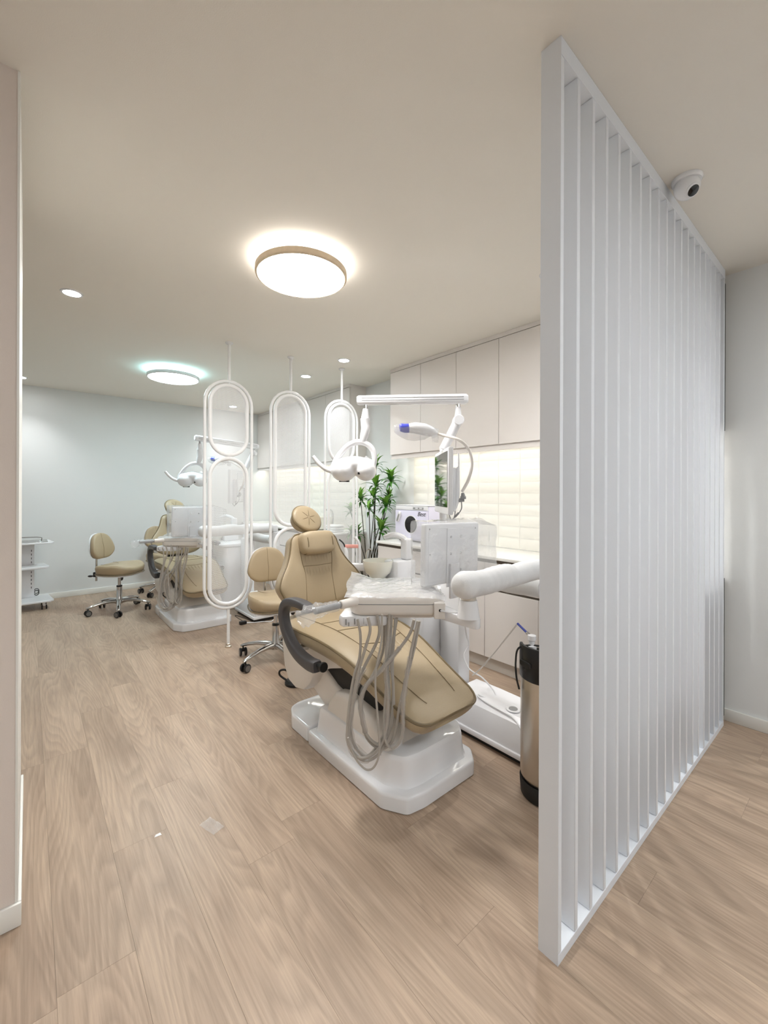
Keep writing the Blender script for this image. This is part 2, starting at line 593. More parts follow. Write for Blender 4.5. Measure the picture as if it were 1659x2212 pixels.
# baseboards with a small rounded top
def baseboard(name, a, b, c, d, h=0.07, label=''):
    struct(MB().box(a, b, c, d, 0.0, h, bevel=0.003).build(name, M['trim']), label, 'baseboard')
baseboard('baseboard_back', X0, 2.62, BACKY - 0.012, BACKY, label='white baseboard along the pale back wall')
baseboard('baseboard_right', WALLX - 0.012, WALLX, Y0, 0.642, label='white baseboard along the wall beyond the slat screen')
baseboard('baseboard_left', X0, STUBX + 0.011, 1.688, 1.6995, label='white baseboard at the foot of the beige wall end')
baseboard('baseboard_left_return', STUBX + 0.0015, STUBX + 0.011, 1.70, 2.452, label='white baseboard turning the corner of the beige wall end')

# ------------------------------------------------------------------ tiles on the right wall
tile_meshes = []
TW, TH = 0.21, 0.0945
for q in range(6):
    mb = MB()
    nu, nv = 8, 4
    def front(u, v, q=q):
        y = (u - 0.5) * (TW - 0.0025); z = (v - 0.5) * (TH - 0.0025)
        e = min(u, 1 - u, v, 1 - v)
        d = 0.006 + 0.0014 * noise.noise(Vector((u * 4 + q * 9, v * 3, q * 3.3))) - (0.005 if e < 0.01 else 0)
        return Vector((-d, y, z))
    mb.grid(front, nu, nv)
    mb.box(-0.003, 0.0, -(TW - 0.002) / 2, (TW - 0.002) / 2, -(TH - 0.002) / 2, (TH - 0.002) / 2)
    bmesh.ops.recalc_face_normals(mb.bm, faces=mb.bm.faces[:])
    me = mb.mesh('tile', 60)
    me.materials.append(M['tile'])
    tile_meshes.append(me)
def tile_field(y0, y1, z0, z1):
    ny = round((y1 - y0) / TW); nz = math.ceil((z1 - z0) / TH - 0.05)
    for i in range(ny):
        for j in range(nz):
            inst('tile', random.choice(tile_meshes), wr, (WALLX, y1 - TW * (i + 0.5), z0 + TH * (j + 0.5)))
NEAR_END, FAR_END = 3.20, 4.03
WT = 0.853                         # worktop height
tile_field(NEAR_END - 12 * TW, NEAR_END, WT + 0.002, 1.69)
tile_field(FAR_END, FAR_END + 12 * TW, WT + 0.002, 1.69)

# ------------------------------------------------------------------ cabinets
UF, LF = 2.87, 2.62               # front planes of the upper and lower units
def upper_cabinet(ya, yb, n, label, group, rz=None):
    t = thing('wall_cabinet', label, 'cabinet', (WALLX, (ya + yb) / 2, 1.68), group)
    o = Vector((WALLX, (ya + yb) / 2, 1.68))
    MB().box(UF + 0.02, WALLX - 0.001, ya + 0.0005, yb - 0.0005, 1.695, 2.565).build('body', M['cab'], t, off=o)
    MB().box(UF + 0.003, WALLX - 0.001, ya + 0.0005, yb - 0.0005, 2.5655, CEIL - 0.001).build('filler_panel', M['cab'], t, off=o)
    MB().box(UF + 0.012, UF + 0.028, ya + 0.0005, yb - 0.0005, 1.67, 1.6945).build('light_valance', M['cab'], t, off=o)
    w = (yb - ya) / n
    for i in range(n):
        MB().box(UF, UF + 0.018, ya + i * w + 0.0015, ya + (i + 1) * w - 0.0015, 1.715, 2.56, bevel=0.0012, seg=1
                 ).build('door', M['cab'], t, off=o)
    MB().box(UF + 0.06, UF + 0.085, ya + 0.02, yb - 0.02, 1.684, 1.6945).build('led_strip', M['led'], t, off=o)
    return t
def lower_cabinet(ya, yb, n, label, group):
    t = thing('base_cabinet', label, 'cabinet', (WALLX, (ya + yb) / 2, 0), group)
    o = Vector((WALLX, (ya + yb) / 2, 0))
    MB().box(LF + 0.021, WALLX - 0.001, ya + 0.0005, yb - 0.0005, 0.095, WT - 0.023).build('body', M['cab_in'], t, off=o)
    for z0, z1 in ((0.598, 0.615), (WT - 0.05, WT - 0.0225)):
        MB().box(LF + 0.012, LF + 0.0208, ya + 0.002, yb - 0.002, z0, z1).build('finger_channel', M['channel'], t, off=o)
    MB().box(LF + 0.035, LF + 0.05, ya + 0.0005, yb - 0.0005, 0.0005, 0.0945).build('kick_board', M['cab_in'], t, off=o)
    w = (yb - ya) / n
    for i in range(n):
        a, b = ya + i * w + 0.0015, ya + (i + 1) * w - 0.0015
        MB().box(LF, LF + 0.0118, a, b, 0.615, WT - 0.05, bevel=0.0012, seg=1).build('drawer', M['cab'], t, off=o)
        MB().box(LF, LF + 0.0118, a, b, 0.098, 0.598, bevel=0.0012, seg=1).build('door', M['cab'], t, off=o)
    # end panels of the run, flush with the door fronts
    return t
names_u = ['beige wall cabinet with plain doors next to the plant niche',
           'beige wall cabinet with plain doors, second from the plant niche on the keg side',
           'beige wall cabinet with plain doors hidden behind the slat screen']
for i, (ya, yb) in enumerate(((2.42, 3.30), (1.54, 2.42), (0.642, 1.54))):
    upper_cabinet(ya, yb, 2, names_u[i], 'wall cabinets over the towel warmer counter')
names_l = ['beige base cabinet under the towel warmer with drawer and door fronts',
           'beige base cabinet behind the white floor box, between the keg and the towel warmer',
           'beige base cabinet behind the steel keg']
for i, (ya, yb) in enumerate(((2.36, 3.19), (1.49, 2.36), (0.642, 1.49))):
    lower_cabinet(ya, yb, 2, names_l[i], 'base cabinets under the towel warmer counter')
for i, (ya, yb) in enumerate(((FAR_END, 5.06), (5.06, 6.09))):
    upper_cabinet(ya, yb, 2, ('pale wall cabinet seen behind the oval screens, ending at the plant niche',
                              'pale wall cabinet behind the oval screens, in the middle of its run')[i],
                  'wall cabinets over the basin counter')
    lower_cabinet(ya, yb, 2, ('pale base cabinet of the basin counter, ending at the plant niche',
                              'pale base cabinet of the basin counter, in the middle of its run')[i],
                  'base cabinets under the basin counter')
upper_cabinet(6.09, 6.615, 1, 'narrow pale wall cabinet in the corner of the back wall', 'wall cabinets over the basin counter')
lower_cabinet(6.09, 6.605, 1, 'narrow pale base cabinet in the corner of the back wall', 'base cabinets under the basin counter')
for ya, yb, lab in ((0.642, 3.205, 'white worktop under the brightly lit tiles, towel warmer on it'),
                    (FAR_END - 0.01, 6.605, 'white worktop behind the oval screens with the wash basin on it')):
    tag(MB().box(LF - 0.015, WALLX - 0.001, ya, yb, WT - 0.022, WT, bevel=0.003).build('worktop', M['worktop']), lab, 'worktop')

# ------------------------------------------------------------------ slat screen between hall and room
SX0, SX1, SY0, SY1 = 1.133, 3.034, 0.58, 0.64
sc = thing('slat_partition', 'tall white partition of upright wooden slats from floor to ceiling', 'partition', (SX0, SY0, 0))
so = Vector((SX0, SY0, 0))
MB().box(SX0, SX1, SY0, SY1, 0.0, 0.028, bevel=0.001, seg=1).build('bottom_rail', M['slat'], sc, off=so)
MB().box(SX0, SX1, SY0, SY1, CEIL - 0.052, CEIL - 0.0005, bevel=0.001, seg=1).build('top_rail', M['slat'], sc, off=so)
sm = MB().box(0, 0.019, 0.001, SY1 - SY0 - 0.001, 0.0285, CEIL - 0.0525, bevel=0.0012, seg=1).mesh('slat')
sm.materials.append(M['slat'])
for i in range(20):
    inst('slat', sm, sc, ((SX1 - SX0 - 0.019) * i / 19, 0, 0))
# the end slat is the wider closing board
MB().box(SX0 - 0.0015, SX0 - 0.0005, SY0, SY1, 0.0, CEIL - 0.0005).build('end_board', M['slat'], sc, off=so)

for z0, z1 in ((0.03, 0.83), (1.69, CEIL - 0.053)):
    MB().box(SX1 + 0.001, WALLX - 0.0125, SY0 + 0.012, SY1 - 0.001, z0, z1).build('shadow_gap_strip', M['rubber'], sc, off=so)  # black strips paint the shade inside the gap, not a rubber seal

# ------------------------------------------------------------------ ceiling lamps
def ceiling_lamp(x, y, m, label, r=0.25, rim=None, halo='halo'):
    t = thing('ceiling_lamp', label, 'lamp', (x, y, CEIL), 'round ceiling lamps')
    MB().lathe([(0, -0.0005), (0.19, -0.0005), (0.19, -0.022), (0, -0.022)], seg=40).build('base_plate', M['white'], t)
    MB().lathe([(0, -0.0765), (r - 0.013, -0.0765), (r - 0.013, -0.08), (r - 0.03, -0.084), (0, -0.088)], seg=64).build('diffuser', m, t)
    MB().lathe([(0, -0.0225), (r - 0.012, -0.0225), (r - 0.012, -0.076), (0, -0.076)], seg=64).build('side_diffuser', M[halo], t)
    MB().lathe([(r - 0.011, -0.049), (r, -0.049), (r, -0.077), (r - 0.006, -0.083), (r - 0.010, -0.0832), (r - 0.0112, -0.0825), (r - 0.011, -0.078)], seg=64
               ).build('rim', rim or M['wood_rim'], t)
    return t
ceiling_lamp(1.16, 2.09, M['lamp_near'], 'round ceiling lamp with pale oak rim and warm white light')
ceiling_lamp(1.17, 4.84, M['lamp_far'], 'round ceiling lamp with white rim and cool bluish light', rim=M['white'], halo='halo_far')
ceiling_lamp(0.25, -0.95, M['lamp_hall'], 'added round fill lamp of the hall on the beige wall side')  # unseen, added as fill for the wall end and the partition post
ceiling_lamp(2.3, -1.05, M['lamp_hall2'], 'added round fill lamp of the hall in front of the slat screen')  # unseen, added to brighten the slats and the hall ceiling

def downlight(x, y, label, w=SPOT_W, size=R(110)):
    t = thing('recessed_downlight', label, 'downlight', (x, y, CEIL), 'recessed downlights')
    MB().lathe([(0.052, -0.0005), (0.062, -0.0005), (0.060, -0.006), (0.048, -0.007), (0.048, -0.003)], seg=32).build('trim_ring', M['white'], t)
    MB().lathe([(0, -0.0035), (0.0475, -0.0035), (0.0475, -0.0008), (0, -0.0008)], seg=32).build('lens', M['spot'], t)
    ld = bpy.data.lights.new('downlight_beam', 'SPOT')
    ld.energy = w
    ld.spot_size = size
    ld.spot_blend = 0.9
    ld.shadow_soft_size = 0.045
    ld.color = (0.96, 0.98, 1.0)
    lo = bpy.data.objects.new('downlight_beam', ld)
    col.objects.link(lo)
    lo.parent = t
    lo.location = (0, 0, -0.02)
    return t
downlight(0.21, 3.36, 'small recessed downlight in the open ceiling beside the beige wall end')
downlight(2.32, 3.35, 'small recessed downlight above the oval screen next to the plant')
downlight(2.32, 4.08, 'small recessed downlight above the gap between the plant side screen and the middle screen')
downlight(2.32, 6.23, 'small recessed downlight in the corner of the back wall and the wall cabinets')
downlight(-0.07, 6.20, 'small recessed downlight close to the back wall above the trolley')
downlight(2.32, 1.25, 'small recessed downlight above the steel keg side of the counter')
downlight(2.45, -0.55, 'added hall fill downlight in front of the slat screen', 7)  # out of view, added as fill on the partition side
downlight(-0.7, 0.2, 'added hall fill downlight in front of the beige wall end', 14)  # out of view, added as fill on the wall end side

# ------------------------------------------------------------------ security camera on the ceiling
cc = thing('security_camera', 'white dome security camera on the ceiling beside the slat screen', 'camera', (2.04, 0.514, CEIL))
cc.scale = (0.86, 0.86, 0.86)
MB().lathe([(0, -0.0005), (0.062, -0.0005), (0.0625, -0.012), (0.058, -0.02), (0, -0.021)], seg=36).build('base_ring', M['white'], cc)
look = Vector((-0.62, -0.15, -0.39)) + RT * 0.50 + Vector((0, 0, -0.22))
tilt = frame(look).to_4x4(); tilt.translation = (0, 0, -0.040)
b = MB().ellipsoid((0, 0, 0), (0.054, 0.054, 0.052), tilt, 32).build('ball', M['white'], cc)
MB().lathe([(0, 0.0525), (0.02, 0.0528), (0.024, 0.050), (0.024, 0.03), (0, 0.03)], tilt, 28).build('lens', M['dark'], b)
MB().lathe([(0.0245, 0.03), (0.033, 0.037), (0.031, 0.0455), (0.0245, 0.049)], tilt, 28).build('lens_ring', M['white'], b)

# ------------------------------------------------------------------ oval screens
def stadium(w, z0, z1, n=14):
    r = w / 2
    pts = [Vector((r * math.cos(PI * k / n), 0, z1 - r + r * math.sin(PI * k / n))) for k in range(n + 1)]
    pts += [Vector((-r * math.cos(PI * k / n), 0, z0 + r - r * math.sin(PI * k / n))) for k in range(n + 1)]
    return pts
def perforated(w, z0, z1, pitch=0.0086, hole=0.0035):
    r = w / 2
    bm = bmesh.new()
    R0 = pitch / math.sqrt(3)
    rows = int((z1 - z0) / (1.5 * R0)) + 1
    for j in range(rows):
        z = z0 + j * 1.5 * R0
        o = (pitch / 2) if j % 2 else 0
        for i in range(-int(r / pitch) - 1, int(r / pitch) + 2):
            x = i * pitch + o
            zz = min(max(z, z0 + r), z1 - r)
            if x * x + (z - zz) ** 2 > (r - 0.004) ** 2:
                continue
            a = []; b = []
            for k in range(6):
                an = PI / 6 + k * PI / 3
                a.append(bm.verts.new((x + R0 * math.cos(an), 0, z + R0 * math.sin(an))))
                b.append(bm.verts.new((x + hole * math.cos(an), 0, z + hole * math.sin(an))))
            for k in range(6):
                k2 = (k + 1) % 6
                bm.faces.new((a[k], a[k2], b[k2], b[k]))
    me = bpy.data.meshes.new('perforated_panel')
    bm.to_mesh(me); bm.free()
    me.materials.append(M['mesh_white'])
    return me
ZB, ZT = 0.325, 2.28
def oval_screen(x, y, split, label):
    t = thing('oval_screen', label, 'screen', (x, y, 0), 'hanging oval room divider screens')
    MB().cyl((0, 0, 0.0), (0, 0, ZB), 0.0125).build('lower_pole', M['tube_white'], t)
    MB().lathe([(0, 0), (0.026, 0), (0.026, 0.012), (0.017, 0.018), (0.017, 0.03), (0.0126, 0.034), (0, 0.034)], seg=20).build('floor_foot', M['steel'], t)
    MB().cyl((0, 0, ZT), (0, 0, CEIL), 0.0125).build('upper_pole', M['tube_white'], t)
    MB().lathe([(0.0126, CEIL - 0.022), (0.02, CEIL - 0.016), (0.032, CEIL - 0.006), (0.032, CEIL - 0.0005), (0, CEIL - 0.0005)], seg=20).build('ceiling_flange', M['white'], t)
    MB().tube(stadium(0.40, ZB + 0.01, ZT - 0.01), 0.0125, 10, True).build('outer_ring', M['tube_white'], t)
    wi = 0.315
    for a, b in ((ZB + 0.045, split - 0.014), (split + 0.014, ZT - 0.045)):
        rg = MB().tube(stadium(wi, a, b), 0.0165, 10, True).build('inner_ring', M['tube_white'], t)
        o = bpy.data.objects.new('perforated_panel', perforated(wi - 0.008, a + 0.004, b - 0.004))
        col.objects.link(o); o.parent = rg; o['kind'] = 'stuff'
    for z0, z1 in ((ZB, ZB + 0.05), (split - 0.018, split + 0.018), (ZT - 0.05, ZT)):
        MB().cyl((0, 0, z0), (0, 0, z1), 0.006, seg=10).build('spacer', M['tube_white'], t)
oval_screen(1.307, 3.60, 1.625, 'white oval mesh screen with short top loop, standing farthest from the plant')
oval_screen(1.887, 3.60, 1.00, 'white oval mesh screen with long top loop, between the other two screens')
oval_screen(2.467, 3.60, 1.62, 'white oval mesh screen with short top loop, next to the plant')

# ================================================================== STOOLS
def copy_tree(o, parent=None):
    c = o.copy(); col.objects.link(c); c.parent = parent
    for ch in [x for x in bpy.data.objects if x.parent == o]:
        copy_tree(ch, c)
    return c

def make_stool(leg0):
    t = thing('operator_stool', '', 'stool', (0, 0, 0), 'tan operator stools on castors')
    hub = MB().lathe([(0, 0.085), (0.036, 0.085), (0.04, 0.10), (0.036, 0.135), (0.027, 0.15), (0.027, 0.27), (0, 0.27)], seg=24
                     ).build('lower_column', M['chrome'], t)
    MB().lathe([(0, 0.2705), (0.028, 0.2705), (0.028, 0.285), (0, 0.285)], seg=24).build('collar', M['black'], hub)
    MB().cyl((0, 0, 0.2855), (0, 0, 0.395), 0.0155).build('gas_piston', M['chrome'], t)
    for k in range(5):
        a = R(leg0 + 72 * k)
        d = Vector((math.cos(a), math.sin(a), 0)); n = Vector((-d.y, d.x, 0))
        rings = []
        for s, z, w, h in ((0.025, 0.112, 0.026, 0.026), (0.08, 0.120, 0.024, 0.020), (0.16, 0.116, 0.021, 0.016),
                           (0.24, 0.101, 0.018, 0.014), (0.295, 0.085, 0.017, 0.012), (0.312, 0.080, 0.012, 0.008)):
            c = d * s + Vector((0, 0, z))
            rings.append([c + n * (w * math.cos(q)) + Vector((0, 0, h * math.sin(q))) for q in [2 * PI * j / 12 for j in range(12)]])
        MB().loft(rings).build('leg', M['chrome'], t)
        c = d * 0.292
        cs = MB()
        cs.cyl(c + Vector((0, 0, 0.05)), c + Vector((0, 0, 0.08)), 0.006, seg=10)
        cs.box(-0.012, 0.012, -0.011, 0.011, 0.034, 0.06, 0.003, mtx=Matrix.Translation(c) @ Matrix.Rotation(a + 0.8 * k, 4, 'Z'))
        ca = cs.build('caster', M['black'], t)
        ax = Vector((math.cos(a + 0.8 * k), math.sin(a + 0.8 * k), 0))
        for sg in (-1, 1):
            p = c + Vector((0, 0, 0.032))
            MB().cyl(p + ax * (sg * 0.012), p + ax * (sg * 0.028), 0.032, seg=20, bevel=0.004).build('wheel', M['black'], ca)
            MB().cyl(p + ax * (sg * 0.0282), p + ax * (sg * 0.0288), 0.023, seg=18).build('wheel_cap', M['wheel_rim'], ca)
    MB().box(-0.07, 0.07, -0.08, 0.10, 0.396, 0.408, 0.003).build('seat_plate', M['black'], t)
    # seat: rounded triangular saddle outline
    out = catmull([(0.0, -0.215, 0), (0.14, -0.20, 0), (0.215, -0.10, 0), (0.205, 0.05, 0), (0.15, 0.17, 0), (0, 0.205, 0),
                   (-0.15, 0.17, 0), (-0.205, 0.05, 0), (-0.215, -0.10, 0), (-0.14, -0.20, 0)], 5, True)
    out = [(p.x, p.y) for p in out]
    sh = MB().prism([(x * 0.97, y * 0.97) for x, y in out], 0.409, 0.424, 0.004).build('seat_shell', M['white'], t)
    mb = MB().pad(out, 0.085, 0.012, 0.03, Matrix.Translation((0, 0, 0.468)), 0.97)
    for v in mb.bm.verts:                                   # saddle: raised at the sides of the front edge
        if v.co.z > 0.47:
            v.co.z += 0.9 * v.co.x ** 2 * (0.5 + max(0, -v.co.y) * 2) - 0.25 * max(0, -v.co.y - 0.08) * 0.5
    s = mb.build('seat', M['leather'], t, 50)
    MB().tube([(x * 0.992, y * 0.992, 0.428) for x, y in out], 0.005, 6, True).build('piping', M['piping'], s)
    # seams on the seat
    sm_ = MB()
    sm_.tube([(-0.10, 0.14, 0.5265), (-0.07, 0.06, 0.523), (0, 0.03, 0.5205), (0.07, 0.06, 0.523), (0.10, 0.14, 0.5265)], 0.0016, 5, n=5)
    sm_.tube([(0, 0.03, 0.5205), (0, -0.08, 0.518)], 0.0016, 5)
    sm_.build('stitching', M['seam'], s)
    # backrest support bar
    br = MB()
    br.box(-0.018, 0.018, 0.08, 0.27, 0.398, 0.407, 0.002)
    br.cyl((0, 0.262, 0.33), (0, 0.262, 0.62), 0.011, seg=14)
    br.build('back_bar', M['chrome'], t)
    MB().box(-0.025, 0.025, 0.245, 0.285, 0.375, 0.43, 0.006).build('bar_clamp', M['black'], t)
    kn = MB()
    kn.cyl((0, 0.285, 0.385), (0.02, 0.335, 0.378), 0.006, seg=10)
    kn.ellipsoid((0.024, 0.345, 0.377), (0.022, 0.03, 0.012))
    kn.build('adjuster_knob', M['black'], t)
    lv = MB()
    lv.tube([(0.06, 0.02, 0.396), (0.12, 0.06, 0.38), (0.17, 0.09, 0.345)], 0.006, 8, n=3)
    lv.ellipsoid((0.183, 0.098, 0.325), (0.02, 0.018, 0.028))
    lv.build('height_lever', M['black'], t)
    # backrest: bean shaped pad with a white rear shell
    bo = catmull([(-0.165, -0.06, 0), (-0.10, -0.125, 0), (0, -0.135, 0), (0.10, -0.125, 0), (0.165, -0.06, 0), (0.155, 0.03, 0),
                  (0.10, 0.12, 0), (0, 0.15, 0), (-0.10, 0.12, 0), (-0.155, 0.03, 0)], 5, True)
    bo = [(p.x, p.y) for p in bo]
    bm_ = basis((0, 0.222, 0.715), (1, 0, 0), (0, 0.13, 1))       # +z of the basis points to the sitter (-Y)
    def bend(mb, k=1.1):
        for v in mb.bm.verts:
            v.co.y -= k * v.co.x ** 2
        return mb
    MB_ = MB().pad(bo, 0.055, 0.012, 0.02, bm_, 0.96)
    p = bend(MB_).build('backrest', M['leather'], t, 50)
    shp = basis((0, 0.258, 0.715), (1, 0, 0), (0, 0.13, 1))
    bend(MB().pad([(x * 0.97, y * 0.97) for x, y in bo], 0.02, 0.0, 0.006, shp, 0.93)).build('back_shell', M['white'], p)
    bb = MB().tube([bm_ @ Vector((0.0, -0.128, 0.031)), bm_ @ Vector((0.004, -0.03, 0.040)), bm_ @ Vector((0, 0.05, 0.038)), bm_ @ Vector((0, 0.143, 0.029))], 0.0014, 5, n=4)
    bb.build('stitching', M['seam'], p)
    return t

stool = make_stool(59)
stool['label'] = 'tan stool on castors behind the dental chair that stands next to the keg'
stool.location = (1.50, 3.10, 0); stool.rotation_euler = (0, 0, R(-6))
s2 = make_stool(-4); s2['label'] = 'tan stool on castors in the open by the bare back wall'
s2.location = (0.775, 5.47, 0); s2.rotation_euler = (0, 0, R(48))
s3 = copy_tree(stool); s3['label'] = 'tan stool squeezed between a dental unit and the back wall, one castor showing'
s3.location = (1.38, 6.10, 0); s3.rotation_euler = (0, 0, R(20))

# ================================================================== DENTAL UNITS
UO = Vector((1.40, 1.75, 0.0))
def p4(x, y, z): return pix(500 + x / 4.608, 1080 + y / 4.608, z)
def p5(x, y, z): return pix(580 + x / 3.456, 1200 + y / 3.456, z)
def p6(x, y, z): return pix(850 + x / 4.74, 1080 + y / 4.74, z)
def p7(x, y, z): return pix(660 + x / 4.1475, 840 + y / 4.1475, z)
def p8(x, y, z): return pix(690 + x / 6.144, 1060 + y / 6.144, z)

def remeshed(mb, name, m, parent, voxel=0.006, smooth=8, off=None):
    o = mb.build(name, m, parent, off=off)
    md = o.modifiers.new('r', 'REMESH'); md.mode = 'VOXEL'; md.voxel_size = voxel
    ms = o.modifiers.new('s', 'SMOOTH'); ms.iterations = smooth; ms.factor = 0.6
    dg = bpy.context.evaluated_depsgraph_get()
    me = bpy.data.meshes.new_from_object(o.evaluated_get(dg))
    o.modifiers.clear()
    o.data = me
    for p in me.polygons:
        p.use_smooth = True
    return o

def soft(poly, r, n=4):
    """round the corners of a polygon"""
    out = []
    N = len(poly)
    for i in range(N):
        p0, p, p1 = Vector(poly[i - 1]), Vector(poly[i]), Vector(poly[(i + 1) % N])
        a = p + (p0 - p).normalized() * min(r, (p0 - p).length * 0.45)
        b = p + (p1 - p).normalized() * min(r, (p1 - p).length * 0.45)
        for k in range(n + 1):
            t = k / n
            q = a * (1 - t) ** 2 + p * (2 * t * (1 - t)) + b * t * t
            out.append((q.x, q.y))
    return out
def plate(poly, h):
    c = Vector((sum(p[0] for p in poly) / len(poly), sum(p[1] for p in poly) / len(poly)))
    def rg(inset, z):
        o = []
        for p in poly:
            d = Vector(p) - c
            q = c + d * (1 - inset / d.length)
            o.append(Vector((q.x, q.y, z)))
        return o
    return MB().loft([rg(0.006, 0.0), rg(0.0, 0.006), rg(0.0, h - 0.014), rg(0.002, h - 0.006), rg(0.006, h - 0.0018), rg(0.012, h), rg(0.05, h + 0.001)])
TM = basis((1.05, 1.42, 0), RT, FW)                # tray frame: x to the right along its front edge, y to the back
def TP(s, d, h): return TM @ Vector((s, d, h))

def make_unit(loc, label, light, mon_dx, near):
    t = thing('dental_unit', label, 'dental unit', loc, 'dental treatment units')
    def B(mb, name, m, parent=t, angle=38): return mb.build(name, m, parent, angle, off=UO)
    # ---------------- base
    ch = [(1.125, 1.95), (1.125, 1.345), (1.185, 1.245), (1.27, 1.23), (1.60, 1.23), (1.665, 1.30), (1.675, 1.95)]
    bp = B(plate(soft(ch, 0.018), 0.072), 'base_plate', M['gloss'], angle=35)
    rear = [(1.13, 1.953), (1.13, 2.13), (1.165, 2.21), (1.22, 2.235), (1.58, 2.235), (1.635, 2.21), (1.67, 2.13), (1.67, 1.953)]
    rp = B(plate(soft(rear, 0.02), 0.082), 'rear_base_plate', M['gloss'], angle=35)
    def ring(f, z, dy=0.0):
        c = Vector((1.40, 1.62, 0))
        o = [(1.16, 1.93), (1.16, 1.50), (1.165, 1.37), (1.215, 1.285), (1.29, 1.27), (1.44, 1.27), (1.585, 1.27), (1.635, 1.325), (1.645, 1.5), (1.645, 1.93)]
        o = soft(o, 0.022)
        return [Vector((c.x + (x - c.x) * f, c.y + (y - c.y) * f + dy, z)) for x, y in o]
    pl = MB().loft([ring(1.03, 0.060), ring(1.0, 0.074), ring(0.985, 0.085), ring(0.968, 0.125), ring(0.955, 0.172), ring(0.948, 0.186), ring(0.932, 0.195), ring(0.90, 0.199), ring(0.7, 0.204), ring(0.3, 0.212)])
    B(pl, 'plinth', M['gloss'], bp, 35)
    # lift housing: wedge rising under the seat
    yz = basis((0, 0, 0), (0, 1, 0), (0, 0, 1))     # prism xy -> world YZ, z -> X
    lh = MB().prism([(1.93, 0.068), (1.86, 0.22), (1.79, 0.315), (1.70, 0.335), (1.50, 0.30), (1.40, 0.235), (1.36, 0.18), (1.36, 0.068)], 1.185, 1.60, 0.025, 3, yz)
    B(lh, 'lift_housing', M['cream'], bp)
    la = MB().prism([(2.10, 0.24), (2.16, 0.36), (2.06, 0.42), (1.72, 0.27), (1.70, 0.18), (1.84, 0.13)], 1.22, 1.57, 0.02, 3, yz)
    B(la, 'lift_arm', M['cream'])
    sh = [(2.325, 0.50), (2.318, 0.42), (2.29, 0.29), (2.24, 0.225), (2.15, 0.205), (2.06, 0.225), (1.99, 0.28), (1.93, 0.365), (1.86, 0.405),
          (1.75, 0.445), (1.62, 0.488), (1.60, 0.505)]
    mb = MB()
    rings = []
    for x, f in ((-0.245, 0.90), (-0.238, 0.955), (-0.21, 0.99), (-0.12, 1.0), (0.12, 1.0), (0.21, 0.99), (0.238, 0.955), (0.245, 0.90)):
        c = (2.05, 0.45)
        rings.append([Vector((1.40 + x, c[0] + (y - c[0]) * f, c[1] + (z - c[1]) * f)) for y, z in sh])
    mb.loft(rings)
    ss = B(mb, 'seat_shell', M['cream'])
    B(MB().box(1.24, 1.56, 1.50, 1.95, 0.30, 0.44, 0.02), 'under_seat_frame', M['rubber'])
    # ---------------- seat and leg rest
    path = [(2.335, 0.565, 0.40, 0.05), (2.325, 0.575, 0.47, 0.085), (2.29, 0.580, 0.51, 0.11), (2.20, 0.585, 0.54, 0.12), (2.05, 0.588, 0.555, 0.12),
            (1.92, 0.592, 0.555, 0.12), (1.80, 0.588, 0.545, 0.12), (1.70, 0.572, 0.525, 0.115), (1.60, 0.545, 0.50, 0.11), (1.50, 0.509, 0.475, 0.105),
            (1.40, 0.468, 0.455, 0.10), (1.32, 0.438, 0.44, 0.098), (1.26, 0.416, 0.425, 0.095), (1.222, 0.402, 0.395, 0.092), (1.198, 0.394, 0.35, 0.088), (1.184, 0.388, 0.29, 0.082), (1.179, 0.384, 0.22, 0.076)]
    NP = 32
    rings, edgeL, edgeR, mid = [], [], [], []
    for i, (y, top, w, th) in enumerate(path):
        a, b2 = path[max(i - 1, 0)], path[min(i + 1, len(path) - 1)]
        d = Vector((0, b2[0] - a[0], b2[1] - a[1])).normalized()
        n = Vector((0, -d.z, d.y)) * (-1 if d.y > 0 else 1)
        n = n if n.z > 0 else -n
        c = Vector((1.40, y, top)) - n * (th / 2)
        ring = []
        for k in range(NP):
            q = 2 * PI * k / NP
            cx, sz = math.cos(q), math.sin(q)
            X = math.copysign(abs(cx) ** 0.42, cx) * w / 2
            Z = math.copysign(abs(sz) ** 0.42, sz) * th / 2
            if sz < 0: X *= 1 - 0.16 * abs(sz)
            else: Z += 0.010 * (1 - (2 * X / w) ** 2) - 0.008
            ring.append(c + Vector((1, 0, 0)) * X + n * Z)
        rings.append(ring)
        if i >= 1:
            edgeR.append(ring[2] + Vector((0.002, 0, 0.001))); edgeL.append(ring[NP // 2 - 2] + Vector((-0.002, 0, 0.001)))
    seat = B(MB().loft(rings), 'seat_and_leg_rest', M['leather'], angle=60)
    B(MB().tube(edgeL + edgeR[::-1], 0.0065, 6, n=3), 'piping', M['piping'], seat)
    st = MB()
    def on_seat(x, y):
        for (ya, za, wa, _), (yb, zb, wb, _) in zip(path, path[1:]):
            if yb <= y <= ya:
                f = (ya - y) / (ya - yb)
                z = za + (zb - za) * f; w = wa + (wb - wa) * f
                return Vector((1.40 + x, y, z + 0.010 * (1 - (2 * x / w) ** 2) - 0.007))
        return Vector((1.40 + x, y, 0.4))
    for line in ([(-0.16, 2.25), (-0.15, 2.0), (-0.15, 1.8), (-0.13, 1.6), (-0.12, 1.45), (-0.10, 1.3), (-0.09, 1.26)],
                 [(0.16, 2.25), (0.15, 2.0), (0.15, 1.8), (0.13, 1.6), (0.12, 1.45), (0.10, 1.3), (0.09, 1.26)],
                 [(-0.15, 2.02), (0, 1.99), (0.15, 2.02)], [(-0.15, 1.86), (0, 1.83), (0.15, 1.86)], [(-0.14, 1.68), (0, 1.645), (0.14, 1.68)],
                 [(0, 1.99), (0, 1.66)]):
        st.tube([on_seat(x, y) for x, y in line], 0.0016, 5, n=6)
    B(st, 'stitching', M['seam'], seat)
    wr_ = MB()
